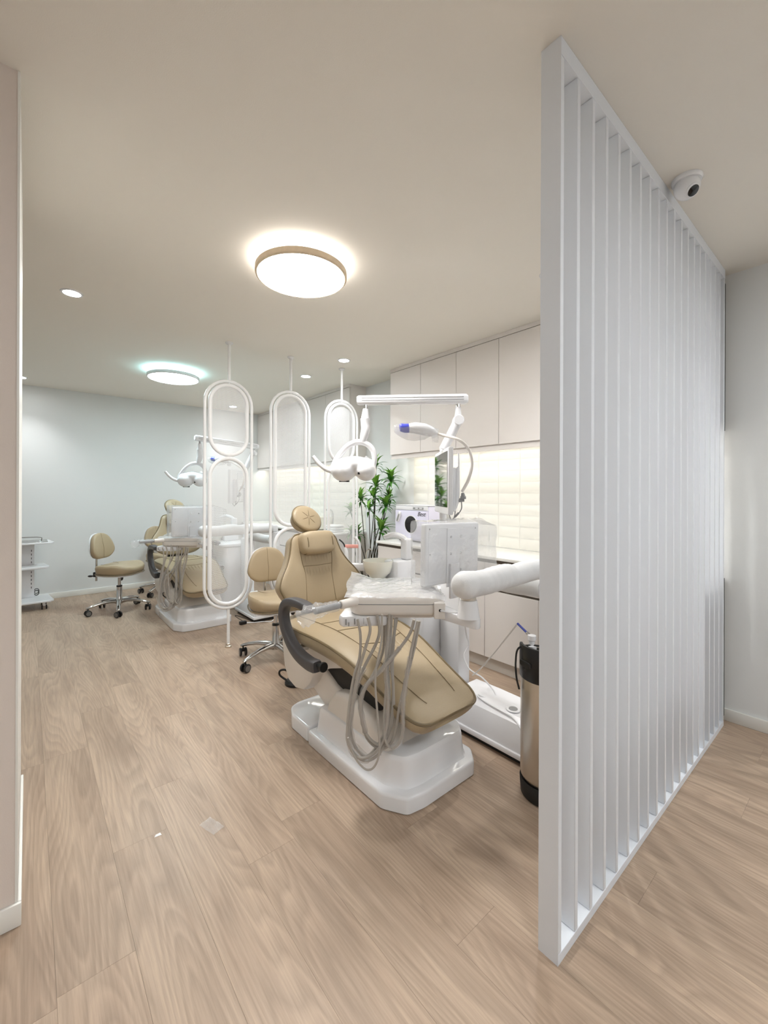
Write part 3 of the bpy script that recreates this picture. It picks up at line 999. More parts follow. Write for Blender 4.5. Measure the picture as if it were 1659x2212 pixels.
    for q in range(7):                                  # gathers below the knee seam
        x = -0.10 + q * 0.033
        wr_.tube([on_seat(x, 1.635), on_seat(x * 0.95, 1.60), on_seat(x * 0.9, 1.56 - 0.015 * (q % 3))], [0.006, 0.009, 0.004], 8, n=4)
    wr_.bm.transform(Matrix.Translation((0, 0, -0.0055)))
    B(wr_, 'gathers', M['leather'], seat)
    # ---------------- backrest
    half = [(0.0, 0.0), (0.10, 0.0), (0.175, 0.018), (0.235, 0.062), (0.275, 0.12), (0.29, 0.165), (0.268, 0.218), (0.225, 0.275), (0.192, 0.335),
            (0.174, 0.392), (0.162, 0.435), (0.132, 0.462), (0.06, 0.468)]
    ol = [Vector((x, y, 0)) for x, y in half] + [Vector((0, 0.468, 0))] + [Vector((-x, y, 0)) for x, y in half[:0:-1]]
    ol = [(p.x, p.y) for p in catmull(ol, 3, True)]
    bmx = basis((1.40, 2.315, 0.595), (1, 0, 0), (0, 0.25, 1))
    def wrap(mb):                                       # sides come forward around the patient
        for v in mb.bm.verts:
            x = v.co.x - 1.40
            v.co.y -= 0.75 * x * x
        return mb
    back = B(wrap(MB().pad(ol, 0.12, 0.014, 0.022, bmx, 0.95)), 'backrest', M['leather'], angle=55)
    B(wrap(MB().tube([bmx @ Vector((x * 0.99, 0.224 + (y - 0.224) * 0.99, 0.050)) for x, y in ol], 0.006, 6, True)), 'piping', M['piping'], back)
    def bk(x, y, z=0.062): return bmx @ Vector((x, y, z + 0.012 * (1 - min(1, (x / 0.26) ** 2 + ((y - 0.22) / 0.25) ** 2))))
    st = MB()
    for line in ([(-0.105, 0.03), (-0.095, 0.2), (-0.11, 0.30), (-0.115, 0.43)], [(0.105, 0.03), (0.095, 0.2), (0.11, 0.30), (0.115, 0.43)],
                 [(-0.105, 0.262), (0, 0.257), (0.105, 0.262)]):
        st.tube([bk(x, y) for x, y in line], 0.002, 5, n=6)
    B(wrap(st), 'stitching', M['seam'], back)
    gt = MB()
    for q in range(8):
        x = -0.077 + q * 0.022
        gt.tube([bk(x, 0.345), bk(x, 0.31), bk(x, 0.27)], [0.004, 0.009, 0.006], 8, n=4)
        gt.tube([bk(x, 0.252), bk(x * 1.05, 0.225), bk(x * 1.1, 0.185 - 0.012 * (q % 3))], [0.006, 0.009, 0.004], 8, n=4)
    gt.bm.transform(Matrix.Translation((0, 0.0062, 0)))
    B(wrap(gt), 'gathers', M['leather'], back)
    B(MB().pad([(x * 0.78, 0.224 + (y - 0.224) * 0.82) for x, y in ol], 0.03, 0.0, 0.01, basis((1.40, 2.372, 0.588), (1, 0, 0), (0, 0.25, 1))), 'back_shell', M['cream'], back)
    pm = bmx @ Matrix.Translation((0, 0.398, 0.095))
    pil = B(MB().superbox((0.12, 0.073, 0.056), 0.5, pm), 'neck_pillow', M['leather'], angle=60)
    for sg in (-1, 1):
        B(MB().tube([pm @ Vector((sg * 0.088, 0.0690 * math.cos(a), 0.0545 * math.sin(a))) for a in [2 * PI * k / 20 for k in range(20)]], 0.003, 5, True), 'piping', M['piping'], pil)
    # head pad
    hm = basis((1.40, 2.475, 1.135), (1, 0.10, -0.14), (0.05, 0.55, 1))
    eo = [(0.112 * math.cos(2 * PI * k / 40), 0.092 * math.sin(2 * PI * k / 40)) for k in range(40)]
    hp = B(MB().pad(eo, 0.085, 0.010, 0.018, hm, 0.80), 'head_pad', M['leather'], angle=55)
    B(MB().tube([hm @ Vector((x, y, 0.028)) for x, y in eo], 0.005, 6, True), 'piping', M['piping'], hp)
    tf = MB()
    for q in range(6):
        a = R(20 + 60 * q)
        tf.tube([hm @ Vector((0.008 * math.cos(a), 0.008 * math.sin(a), 0.0525)), hm @ Vector((0.04 * math.cos(a), 0.04 * math.sin(a), 0.0515)), hm @ Vector((0.058 * math.cos(a), 0.058 * math.sin(a), 0.0485))], [0.0018, 0.0018, 0.0008], 5, n=3)
    B(tf, 'tuft_seams', M['seam'], hp)
    hb = MB()
    hb.box(1.375, 1.425, 2.455, 2.468, 0.90, 1.10, 0.004)
    hb.cyl((1.40, 2.462, 1.085), (1.40, 2.50, 1.115), 0.011)
    B(hb, 'head_pad_bar', M['chrome'])
    bj = MB()
    bj.box(1.30, 1.50, 2.285, 2.345, 0.48, 0.66, 0.01)
    B(bj, 'back_hinge', M['rubber'])
    # ---------------- armrest (dark grey C loop)
    ar = [(1.78, 0.468), (1.86, 0.462), (1.97, 0.478), (2.06, 0.525), (2.125, 0.60), (2.135, 0.665), (2.10, 0.715), (2.03, 0.737), (1.93, 0.742), (1.85, 0.735)]
    def arm(xa, nm):
        mb = MB()
        pts = catmull([Vector((xa, y, z)) for y, z in ar], 5)
        rings = []
        for i, p in enumerate(pts):
            d = (pts[min(i + 1, len(pts) - 1)] - pts[max(i - 1, 0)]).normalized()
            n = Vector((0, -d.z, d.y))
            f = i / (len(pts) - 1)
            hw = 0.027; ht = 0.030 - 0.010 * f
            if i in (0, len(pts) - 1): hw *= 0.86; ht *= 0.86
            rings.append([p + Vector((1, 0, 0)) * (hw * math.copysign(abs(math.cos(q)) ** 0.38, math.cos(q))) + n * (ht * math.copysign(abs(math.sin(q)) ** 0.38, math.sin(q))) for q in [2 * PI * k / 16 for k in range(16)]])
        mb.loft(rings)
        a = B(mb, nm, M['armgrey'], angle=60)
        k = MB()
        k.cyl((xa, 1.775, 0.478), (xa, 1.735, 0.482), 0.012, seg=14)
        k.cyl((xa, 1.735, 0.482), (xa, 1.722, 0.484), 0.024, seg=18, bevel=0.003)
        B(k, 'pivot_knob', M['black'], a)
    arm(1.083, 'armrest'); arm(1.717, 'armrest')
    B(MB().box(1.11, 1.69, 1.99, 2.03, 0.475, 0.50, 0.004), 'armrest_bar', M['chrome'])
    # ---------------- cuspidor tower on the far side
    cb = MB()
    out = rrect(1.75, 2.05, 1.752, 2.22, 0.05)
    cb.prism(out, 0.0, 0.70, 0.012)
    body = B(cb, 'cuspidor_body', M['white'])
    B(MB().box(1.7488, 1.7512, 1.80, 2.17, 0.14, 0.56, 0.001), 'side_panel', M['gloss'], body)
    B(MB().prism(rrect(1.72, 2.06, 1.74, 2.30, 0.07), 0.7005, 0.738, 0.012), 'cuspidor_top', M['white'], body)
    B(MB().box(1.93, 2.035, 1.60, 1.75, 0.0, 0.80, 0.012), 'column', M['white'])
    bc = Vector((1.80, 2.19, 0))
    bwl = MB().lathe([(0, 0.739), (0.055, 0.739), (0.05, 0.752), (0.062, 0.765), (0.088, 0.79), (0.10, 0.83), (0.103, 0.868), (0.099, 0.868), (0.096, 0.835), (0.082, 0.80), (0.05, 0.782), (0, 0.778)], Matrix.Translation(bc), 40)
    B(bwl, 'spittoon_bowl', M['bowl'])
    sp = MB()
    sp.box(1.86, 2.03, 2.06, 2.20, 0.7385, 0.865, 0.012)
    tw = B(sp, 'filler_block', M['white'], body)
    sv = MB()
    sv.box(1.955, 2.02, 2.075, 2.14, 0.8655, 1.01, 0.012, 3)
    sv.tube([(1.988, 2.108, 0.985), (1.96, 2.13, 1.018), (1.905, 2.16, 1.036), (1.85, 2.19, 1.018)], [0.03, 0.03, 0.026, 0.02], 12, n=4, flat=0.7)
    B(sv, 'cup_filler_spout', M['white'], body)
    wt = MB().tube([(1.79, 2.30, 0.74), (1.785, 2.30, 0.90), (1.79, 2.27, 0.935), (1.795, 2.25, 0.925)], 0.005, 8, n=4)
    B(wt, 'rinse_tap', M['chrome'], body)
    # assistant instrument bar
    ab = MB()
    a0, a1 = Vector((1.90, 2.33, 0)), Vector((1.66, 2.56, 0))
    dd = (a1 - a0).normalized()
    abm = basis(a0, dd, (-dd.y, dd.x, 0))
    ab.box(0, 0.33, -0.028, 0.028, 0.765, 0.815, 0.008, mtx=abm)
    asb = B(ab, 'assistant_bar', M['white'])
    B(MB().cyl((1.885, 2.20, 0.79), (1.885, 2.34, 0.79), 0.014), 'assistant_arm', M['chrome'])
    hv = MB()
    hv.tube([abm @ Vector((0.12, 0, 0.80)), abm @ Vector((0.12, 0, 0.90)), abm @ Vector((0.125, 0, 0.96)), abm @ Vector((0.155, 0, 1.005))], [0.012, 0.011, 0.01, 0.012], 10, n=4)
    B(hv, 'suction_handle', M['white'], asb)
    hv = MB()
    hv.tube([abm @ Vector((0.215, 0, 0.80)), abm @ Vector((0.215, 0, 0.88)), abm @ Vector((0.225, 0, 0.93))], [0.018, 0.016, 0.010], 10, n=4)
    B(hv, 'suction_handle', M['white'], asb)
    B(MB().tube([abm @ Vector((0.225, 0, 0.93)), abm @ Vector((0.24, 0, 0.96)), abm @ Vector((0.268, 0, 0.985))], 0.005, 8, n=4), 'syringe_tip', M['black'], asb)
    B(MB().box(0.125, 0.225, -0.006, 0.006, 0.925, 0.950, 0.003, mtx=abm), 'strap', M['pink'], asb)
    # ---------------- light pole, strut, boom
    zp = 2.66
    foot = pix(957, 1100, zp); foot.z = 0.7385
    ktop = pix(957, 965, zp)
    jn = pix(989, 908, zp)
    B(MB().cyl((foot.x, foot.y, 0.80), (ktop.x, ktop.y, ktop.z), 0.022, seg=20).tube([Vector((foot.x, foot.y, 0.739)), Vector((foot.x, foot.y, 0.80))], 0.034, 20), 'light_pole', M['white'])
    B(MB().cyl(ktop - Vector((0, 0, 0.02)), jn, 0.029, 0.029, seg=20, bevel=0.004), 'light_strut', M['white'])
    jo = MB()
    jo.cyl(jn - FW * 0.036, jn + FW * 0.036, 0.034, seg=28, bevel=0.005)
    B(jo, 'strut_joint', M['white'])
    bz = jn.z + light['rise']
    B(MB().cyl(jn + Vector((0, 0, 0.02)), (jn.x, jn.y, bz - 0.05), 0.022, 0.018, seg=18), 'joint_neck', M['white'])
    B(MB().cyl((jn.x, jn.y, bz - 0.052), (jn.x, jn.y, bz - 0.01), 0.014, seg=16), 'pivot_pin', M['chrome'])
    dr = Vector(light['dir']).normalized()
    e1 = Vector((jn.x, jn.y, bz)) - dr * 0.06
    e0 = e1 + dr * light['len']
    sd = dr.cross(Vector((0, 0, 1))).normalized(); upv = sd.cross(dr).normalized()
    oct_ = rrect(-0.03, 0.03, -0.033, 0.033, 0.022, 4)
    bo = MB().loft([[c + sd * (x * f) + upv * (y * f) for x, y in oct_] for c, f in ((e1, 0.75), (e1 + dr * 0.012, 1.0), (e0 - dr * 0.012, 0.88), (e0, 0.66))])
    boom = B(bo, 'light_boom', M['white'])
    gv = MB()
    for sg in (-1, 1):
        for zz in (-0.006, 0.010):
            gv.tube([e1 + dr * 0.03 + sd * (sg * 0.0297) + upv * zz, e0 - dr * 0.03 + sd * (sg * 0.0262) + upv * zz], 0.0022, 5)
    B(gv, 'boom_groove', M['grey'], boom)
    # lamp head
    lt = Vector(light['lat']).normalized(); fwd = Vector((-lt.y, lt.x, 0))
    pe = e0 - dr * 0.055
    lc = pe - lt * 0.07 - Vector((0, 0, 0.40))
    def LP(a, b2, c=0.0): return lc + lt * a + Vector((0, 0, 1)) * b2 + fwd * c
    B(MB().cyl(pe - Vector((0, 0, 0.065)), pe - Vector((0, 0, 0.02)), 0.011, seg=14), 'lamp_pin', M['chrome'])
    nk = MB()
    nk.tube([LP(0.07, 0.345), LP(0.068, 0.285), LP(0.068, 0.283)], [0.017, 0.027, 0.031], 16)
    nk.tube([LP(0.068, 0.283), LP(0.068, 0.25), LP(0.07, 0.215), LP(0.062, 0.175), LP(0.055, 0.14)], [0.031, 0.028, 0.029, 0.027, 0.021], 16, n=4)
    B(nk, 'lamp_neck', M['white'])
    hd = MB()
    fm = Matrix((lt, fwd, Vector((0, 0, 1)))).transposed().to_4x4(); fm.translation = lc
    hd.ellipsoid((-0.068, 0, -0.045), (0.080, 0.09, 0.070), fm)
    hd.ellipsoid((0.072, 0, -0.045), (0.070, 0.09, 0.066), fm)
    hd.ellipsoid((-0.06, 0.02, -0.005), (0.085, 0.075, 0.045), fm)
    hd.ellipsoid((0.06, 0.02, -0.005), (0.075, 0.075, 0.045), fm)
    hd.ellipsoid((0, 0.012, -0.006), (0.11, 0.08, 0.055), fm)
    lh_ = remeshed(hd, 'lamp_head', M['gloss'], t, 0.006, 14, UO)
    B(MB().box(0.025, 0.04, -0.072, -0.060, -0.072, -0.058, 0.002, mtx=fm), 'sensor_window', M['black'], lh_)
    B(MB().cyl(fm @ Vector((-0.066, 0.03, -0.10)), fm @ Vector((-0.066, 0.03, -0.1165)), 0.034, seg=24), 'lamp_lens', M['dark'], lh_)
    hh = MB()
    hh.tube([LP(-0.136, -0.058), LP(-0.128, -0.01), LP(-0.104, 0.038), LP(-0.056, 0.098), LP(0.0, 0.132), LP(0.06, 0.132), LP(0.108, 0.098), LP(0.128, 0.04), LP(0.122, -0.02)], [0.02, 0.019, 0.0185, 0.0185, 0.019, 0.019, 0.0185, 0.018, 0.015], 12, n=5)
    B(hh, 'lamp_yoke', M['white'])
    h1 = MB().tube([LP(-0.135, -0.05), LP(-0.18, -0.035), LP(-0.225, 0.0), LP(-0.262, 0.045)], [0.017, 0.015, 0.014, 0.012], 12, n=4)
    B(h1, 'lamp_handle', M['white'])
    h2 = MB().tube([LP(0.11, 0.0, 0.06), LP(0.085, 0.03, 0.07), LP(0.065, 0.05, 0.07)], [0.012, 0.012, 0.01], 12, n=4)
    B(h2, 'lamp_handle', M['white'])
    # ---------------- monitor on the pole
    ma = pix(967, 1065, 2.22); ma.z = 0
    mbp = ma + Vector((0.617, 0.787, 0)) * 0.42
    mx = (mbp - ma).normalized()
    mw = (mbp - ma).length
    mm = basis(ma, mx, (0, 0, 1))                       # z of the basis = screen normal
    if mm.col[2].to_3d().dot(Vector((-0.8, 0.6, 0))) < 0:
        mm = basis(mbp, -mx, (0, 0, 1))
    mon = B(MB().box(-0.012, mw + 0.012, 1.205, 1.565, -0.028, 0.0, 0.006, mtx=mm), 'pole_monitor', M['white'])
    B(MB().box(0.004, mw - 0.004, 1.245, 1.545, 0.0003, 0.0025, mtx=mm), 'screen', M['screen'], mon)
    B(MB().box(0.06, mw - 0.06, 1.22, 1.46, -0.058, -0.0285, 0.008, mtx=mm), 'rear_housing', M['white'], mon)
    cen = mm @ Vector((mw / 2, 1.38, -0.058))
    B(MB().cyl(cen, (foot.x, foot.y, 1.38), 0.014, seg=14).cyl((foot.x, foot.y, 1.35), (foot.x, foot.y, 1.41), 0.028, seg=18), 'monitor_bracket', M['white'])
    # camera handpieces and holder behind the monitor
    zc = 2.30
    hold = MB()
    hold.cyl(p7(1412, 985, zc), p7(1412, 960, zc), 0.016, seg=16)
    hold.cyl(p7(1412, 960, zc), p7(1408, 930, zc), 0.013, 0.008, seg=16)
    hold.tube([p7(1340, 1000, zc), p7(1420, 990, zc)], 0.011, 8)
    hl = B(hold, 'handpiece_holder', M['grey'])
    B(MB().cyl(p7(1320, 1000, zc), mm @ Vector((mw / 2, 1.31, -0.055)), 0.009, seg=12), 'holder_arm', M['white'])
    gn = MB().tube([p7(1400, 920, zc), p7(1455, 820, zc), p7(1488, 700, zc), p7(1480, 590, zc), p7(1430, 500, zc), p7(1350, 445, zc), p7(1240, 415, zc + 0.06), p7(1170, 400, zc + 0.08)], 0.0085, 10, n=5)
    B(gn, 'gooseneck_hose', M['cream'])
    zw = zc + 0.08
    wd = MB().tube([p7(1180, 402, zw), p7(1130, 385, zw), p7(1060, 362, zw), p7(980, 350, zw), p7(925, 352, zw)], [0.012, 0.028, 0.034, 0.032, 0.026], 16, n=4)
    wob_ = B(wd, 'camera_wand', M['white'])
    B(MB().tube([p7(926, 352, zw), p7(890, 352, zw), p7(850, 345, zw), p7(838, 345, zw)], [0.0255, 0.026, 0.022, 0.010], 16, n=4), 'wand_tip', M['blue'], wob_)
    ip = MB().tube([p7(1368, 575, zc), p7(1372, 690, zc), p7(1360, 730, zc), p7(1358, 880, zc), p7(1355, 1000, zc), p7(1345, 1070, zc)], [0.004, 0.005, 0.014, 0.015, 0.013, 0.006], 12, n=4)
    B(ip, 'intraoral_camera', M['white'])
    B(MB().tube([p7(1345, 1070, zc), p7(1335, 1140, zc), p7(1320, 1170, zc), p7(1300, 1165, zc), p7(1285, 1110, zc)], 0.003, 6, n=4), 'camera_cable', M['grey'])
    B(MB().tube([p7(1396, 1000, zc), p7(1398, 1070, zc), p7(1365, 1120, zc), p7(1320, 1165, zc)], 0.003, 6, n=4).tube([p7(1372, 1110, zc), p7(1340, 1145, zc)], 0.006, 8), 'camera_cable', M['grey'])
    # ---------------- delivery tray
    tb = MB()
    tb.prism(rrect(-0.03, 0.36, 0.0, 0.31, 0.06), 0.802, 0.886, 0.02, 3, TM)
    tray = B(tb, 'instrument_tray', M['cream'])
    B(MB().tube([TP(x, y, 0.853) for x, y in rrect(-0.0305, 0.3605, -0.0005, 0.3105, 0.06)], 0.0018, 5, True), 'tray_seam', M['grey'], tray)
    B(MB().prism(rrect(0.0, 0.345, 0.03, 0.28, 0.04), 0.788, 0.8015, 0.005, 2, TM), 'tray_underside', M['cream'], tray)
    ih = MB().prism([(-0.075, 0.03), (-0.06, 0.0), (0.13, 0.02), (0.13, 0.12), (-0.06, 0.14)], 0.755, 0.803, 0.012, 2, TM)
    ihb = B(ih, 'handpiece_rack', M['white'], tray)
    sl = MB()
    for q in range(5):
        s = -0.045 + q * 0.036
        sl.box(s, s + 0.005, 0.0015 + 0.007 * q - 0.006, 0.02 + 0.007 * q, 0.768, 0.792, mtx=TM)
        sl.box(s + 0.012, s + 0.016, 0.0015 + 0.007 * q - 0.004, 0.02 + 0.007 * q, 0.762, 0.777, mtx=TM)
    B(sl, 'rack_slots', M['grey'], ihb)
    hnd0 = TP(0.0, 0.02, 0.862)
    hd_ = Vector((-1, -0.03, -0.02)).normalized()
    B(MB().cyl(hnd0, hnd0 + hd_ * 0.085, 0.021, 0.018, seg=18, bevel=0.003), 'handle_collar', M['cream'], tray)
    B(MB().cyl(hnd0 + hd_ * 0.085, hnd0 + hd_ * 0.21, 0.0135, seg=16, bevel=0.003), 'tray_handle', M['grey'], tray)
    cbx = B(MB().box(0.325, 0.372, -0.012, 0.05, 0.795, 0.862, 0.005, mtx=TM), 'socket_block', M['cream'], tray)
    B(MB().cyl(TP(0.35, -0.0125, 0.832), TP(0.35, -0.014, 0.832), 0.006, seg=12), 'socket', M['black'], cbx)
    piv = Vector((1.345, 1.066, 0))
    br = MB()
    q0 = TP(0.33, 0.05, 0); q1 = TP(0.33, 0.17, 0)
    pts = [(q0.x, q0.y), (piv.x - 0.01, piv.y - 0.048), (piv.x + 0.03, piv.y - 0.042), (piv.x + 0.05, piv.y), (piv.x + 0.035, piv.y + 0.04), (q1.x + 0.02, q1.y - 0.01), (q1.x, q1.y)]
    br.prism(soft(pts, 0.03), 0.785, 0.824, 0.004)
    B(br, 'tray_bracket', M['white'])
    B(MB().lathe([(0, 0.8245), (0.045, 0.8245), (0.034, 0.895), (0.0, 0.895)], Matrix.Translation(piv), 28), 'pivot_cone', M['white'])
    B(MB().lathe([(0, 0.8955), (0.03, 0.8955), (0.03, 0.915), (0, 0.915)], Matrix.Translation(piv), 28), 'pivot_ring', M['steel'])
    el = Vector((2.03, 1.06, 0))
    B(MB().box(1.30, el.x + 0.02, 1.035, 1.085, 0.916, 0.985, 0.012), 'upper_arm', M['white'])
    B(MB().cyl((el.x, el.y, 0.76), (el.x, el.y, 0.915), 0.042, seg=24, bevel=0.006), 'arm_elbow', M['white'])
    B(MB().cyl((el.x, el.y + 0.035, 0.825), (1.985, 1.66, 0.825), 0.03, seg=18), 'lower_arm', M['white'])
    B(MB().cyl((1.985, 1.665, 0.8005), (1.985, 1.665, 0.865), 0.045, seg=24, bevel=0.005), 'column_swivel', M['white'])
    # ---------------- tray monitor, its back to the hall
    my = 1.315
    x0 = 1.335 + mon_dx; x1 = 1.72 + mon_dx
    rot = Matrix.Translation(((x0 + x1) / 2, my, 0)) @ Matrix.Rotation(R(1.0), 4, 'Y') @ Matrix.Translation((-(x0 + x1) / 2, -my, 0))
    tmn = B(MB().box(x0, x1, my, my + 0.035, 0.895, 1.178, 0.01, 3, rot), 'tray_monitor', M['white'])
    B(MB().box(x0 + 0.02, x1 - 0.02, my - 0.0012, my, 0.915, 1.16, 0.0005, 1, rot), 'rear_cover', M['white'], tmn)
    xc = (x0 + x1) / 2 + 0.008
    B(MB().box(xc - 0.06, xc + 0.055, my - 0.006, my - 0.0015, 0.88, 1.155, 0.002, 1, rot), 'mount_plate', M['white'], tmn)
    for sx in (-0.035, 0.037):
        for sz in (0.955, 1.035, 1.115):
            B(MB().ellipsoid((xc + sx, my - 0.0062, sz), (0.0065, 0.004, 0.0065), rot, 12), 'screw', M['chrome'], tmn)
    for sx, sz in ((x0 + 0.025, 1.155), (x0 + 0.03, 1.04), (x1 - 0.03, 1.15), (x1 - 0.02, 0.93)):
        B(MB().ellipsoid((sx, my - 0.0015, sz), (0.004, 0.002, 0.004), rot, 10), 'screw', M['grey'], tmn)
    B(MB().box(x0 + 0.015, x1 - 0.015, my + 0.0352, my + 0.0365, 0.91, 1.165, mtx=rot), 'screen', M['screen'], tmn)
    B(MB().box(xc - 0.03, xc + 0.03, my - 0.02, my - 0.0065, 0.826, 0.99, 0.003), 'monitor_stem', M['white'])
    # ---------------- hoses hanging from the tray
    H = [
        ([(668, 478), (690, 600), (684, 760), (648, 880), (618, 1040), (596, 1260), (604, 1410), (680, 1510), (790, 1480), (872, 1360), (900, 1120), (882, 820), (900, 600), (906, 440)], 1.74, 1.76, 0.0055),
        ([(745, 462), (762, 560), (724, 700), (676, 870), (640, 1060), (606, 1290), (620, 1440), (720, 1530), (840, 1470), (915, 1260), (938, 1000), (918, 770), (962, 465)], 1.72, 1.80, 0.0062),
        ([(815, 448), (832, 560), (806, 660), (716, 840), (652, 1010), (618, 1250), (640, 1400), (730, 1500), (820, 1420), (880, 1280), (905, 1000), (880, 700), (885, 440)], 1.76, 1.82, 0.0065),
        ([(850, 440), (846, 640), (802, 900), (820, 1200), (836, 1450), (800, 1572), (742, 1600), (682, 1550), (640, 1480), (600, 1360)], 1.70, 1.70, 0.0042),
        ([(1090, 478), (1060, 580), (985, 690), (850, 850), (728, 980), (692, 1120), (730, 1320), (830, 1412), (900, 1330), (940, 1150), (930, 820), (950, 470)], 1.72, 1.80, 0.0065),
        ([(1130, 488), (1092, 690), (1030, 930), (985, 1120), (960, 1280), (920, 1400), (840, 1440), (740, 1360), (700, 1180), (720, 1010), (800, 860), (860, 700), (870, 440)], 1.72, 1.84, 0.0062),
        ([(1118, 488), (1060, 760), (1012, 1080), (1012, 1270), (985, 1390), (930, 1436), (880, 1380), (870, 1200), (890, 900), (915, 640), (925, 440)], 1.71, 1.78, 0.0058),
    ]
    def fix(p, z): return p5(p[0], p[1], z)
    for i, (pp, za, zb, r) in enumerate(H):
        n = len(pp)
        pts = [fix(q, za + (zb - za) * j / (n - 1)) for j, q in enumerate(pp)]
        B(MB().tube(pts, r, 8, n=5), 'handpiece_hose', M['hose'])
    # plastic sleeves around the bundles
    for i, (idx, a, b2, r) in enumerate(((1, 3, 8, 0.0115), (2, 3, 7, 0.012), (4, 2, 6, 0.011), (6, 1, 5, 0.0115), (0, 9, 12, 0.012))):
        pp, za, zb, _ = H[idx]
        n = len(pp)
        pts = [fix(q, za + (zb - za) * j / (n - 1)) for j, q in enumerate(pp)][a:b2 + 1]
        B(MB().tube(pts, r, 10, n=9, wob=0.4, wseed=i * 3.1), 'hose_sleeve', M['wrap'])
    # thin white cable from the socket block
    B(MB().tube([TP(0.35, -0.014, 0.832), TP(0.40, -0.02, 0.826), TP(0.44, -0.03, 0.84), TP(0.46, 0.0, 0.88), TP(0.46, 0.05, 0.90)], 0.0035, 6, n=5), 'tray_cable', M['white'])
    # ---------------- loose coverings
    def cover(mb, name, m, label, grp, ang=80):
        if name != 'tray_film':                        # tied on or wrapped round: it moves with the unit
            o = mb.build(name, m, t, ang, off=UO)
            o['label'] = label
            return o
        o = mb.build(name, m, None, ang, off=UO)
        o.location = loc
        return tag(o, label, 'plastic cover' if m is not M['foam'] else 'foam wrap', grp)
    who = 'keg side' if near else 'back wall side'
    def sheet(u, v):
        s = -0.05 + 0.42 * u; d = -0.015 + 0.35 * v
        lift = 0.05 * max(0, 1 - u * 4) * max(0, v - 0.35)
        drop = 0.012 * max(0, (0.10 - v) / 0.10) + 0.014 * max(0, (u - 0.9) / 0.1)
        w = 0.007 * noise.noise(Vector((s * 19, d * 13, 3.1))) + 0.004 * noise.noise(Vector((s * 50, d * 40, 1)))
        return TP(s + 0.006 * math.sin(v * 9), d + 0.008 * math.sin(u * 13), 0.8955 + abs(w) + lift - drop)
    cover(MB().grid(sheet, 60, 40), 'tray_film', M['film_milky'], 'crinkled clear plastic sheet lying on the ' + who + ' instrument tray', 'plastic sheets on the trays')
    def bag(u, v):                                      # sleeve around the monitor
        a = u * 4
        xa, xb, ya, yb = x0 - 0.012, x1 + 0.13, my - 0.028, my + 0.06
        if a < 1: x, y = xa + (xb - xa) * a, ya
        elif a < 2: x, y = xb, ya + (yb - ya) * (a - 1)
        elif a < 3: x, y = xb - (xb - xa) * (a - 2), yb
        else: x, y = xa, yb - (yb - ya) * (a - 3)
        z = 0.905 + 0.287 * v
        k = 0.012 * noise.noise(Vector((x * 14 + z * 5, y * 14, z * 9))) + 0.006 * noise.noise(Vector((x * 40, y * 40, z * 30)))
        cx, cy = (x0 + x1) / 2, my + 0.016
        f = 1.0 if v < 0.97 else 0.985
        droop = -0.04 * max(0, (x - x1) / 0.13) * (1 if v > 0.5 else 0) * (v - 0.5) * 2
        return Vector((cx + (x - cx) * f, y + k * (1 if y > cy else -1) * 0.8, z + droop + 0.2 * k))
    mb = MB().grid(bag, 120, 24)
    def top(u, v):
        x = x0 - 0.012 + (x1 + 0.13 - x0 + 0.012) * u
        y = my - 0.028 + 0.088 * v
        d = -0.04 * max(0, (x - x1) / 0.13)
        return Vector((x, y, 1.192 + d + 0.01 * abs(noise.noise(Vector((x * 20, y * 30, 2))))))
    mb.grid(top, 60, 6)
    cover(mb, 'monitor_bag', M['film_thin'], 'loose clear plastic bag over the tray monitor of the ' + who + ' dental unit', 'plastic bags on the tray monitors')
    def fo(c, r, s):
        return 1 + s
    a0, a1 = Vector((1.268, 1.058, 0.955)), Vector((2.06, 1.06, 0.957))
    def sleeve(pa, pb, r, n, seed, flare=0.0):
        d = (pb - pa)
        pts, rr = [], []
        for i in range(n + 1):
            f = i / n
            pts.append(pa + d * f + Vector((0, 0, 0.003 * math.sin(f * 8 + seed))))
            rr.append(r * (1 + 0.022 * math.sin(f * 9 + seed) + flare * max(0, 0.25 - f) * 2) * (1 if f > 0.12 or not flare else 0.45 + 0.55 * (f / 0.12) ** 0.5))
        mb = MB().tube(pts, rr, 22, wob=0.045, wseed=seed)
        return mb
    cover(sleeve(a0, Vector((1.62, 1.06, 0.957)), 0.052, 30, 1.0, 0.25), 'foam_wrap', M['foam'], 'white foam sheet wrapped round the tray end of the swing arm, ' + who + ' unit', 'foam wraps on the swing arms')
    cover(sleeve(Vector((1.605, 1.06, 0.957)), Vector((1.985, 1.06, 0.960)), 0.0485, 24, 4.0), 'foam_wrap', M['foam'], 'white foam sheet wrapped round the elbow end of the swing arm, ' + who + ' unit', 'foam wraps on the swing arms')
    cover(sleeve(Vector((2.024, 1.13, 0.825)), Vector((1.99, 1.60, 0.825)), 0.046, 24, 8.0), 'foam_wrap', M['foam'], 'white foam sheet wrapped round the lower swing arm by the column, ' + who + ' unit', 'foam wraps on the swing arms')
    # bag on the tray handle
    hb0, hb1 = hnd0 + hd_ * 0.10, hnd0 + hd_ * 0.275
    pts = [hb0, hb0.lerp(hb1, 0.3), hb0.lerp(hb1, 0.55), hb0.lerp(hb1, 0.75) - Vector((0, 0, 0.008)), hb1 - Vector((0, 0, 0.02))]
    cover(MB().tube(pts, [0.017, 0.020, 0.026, 0.034, 0.030], 14, n=8, wob=0.8, wseed=5), 'handle_bag', M['film'], 'crumpled clear plastic bag on the tray handle of the ' + who + ' unit', 'plastic bags on the tray handles')
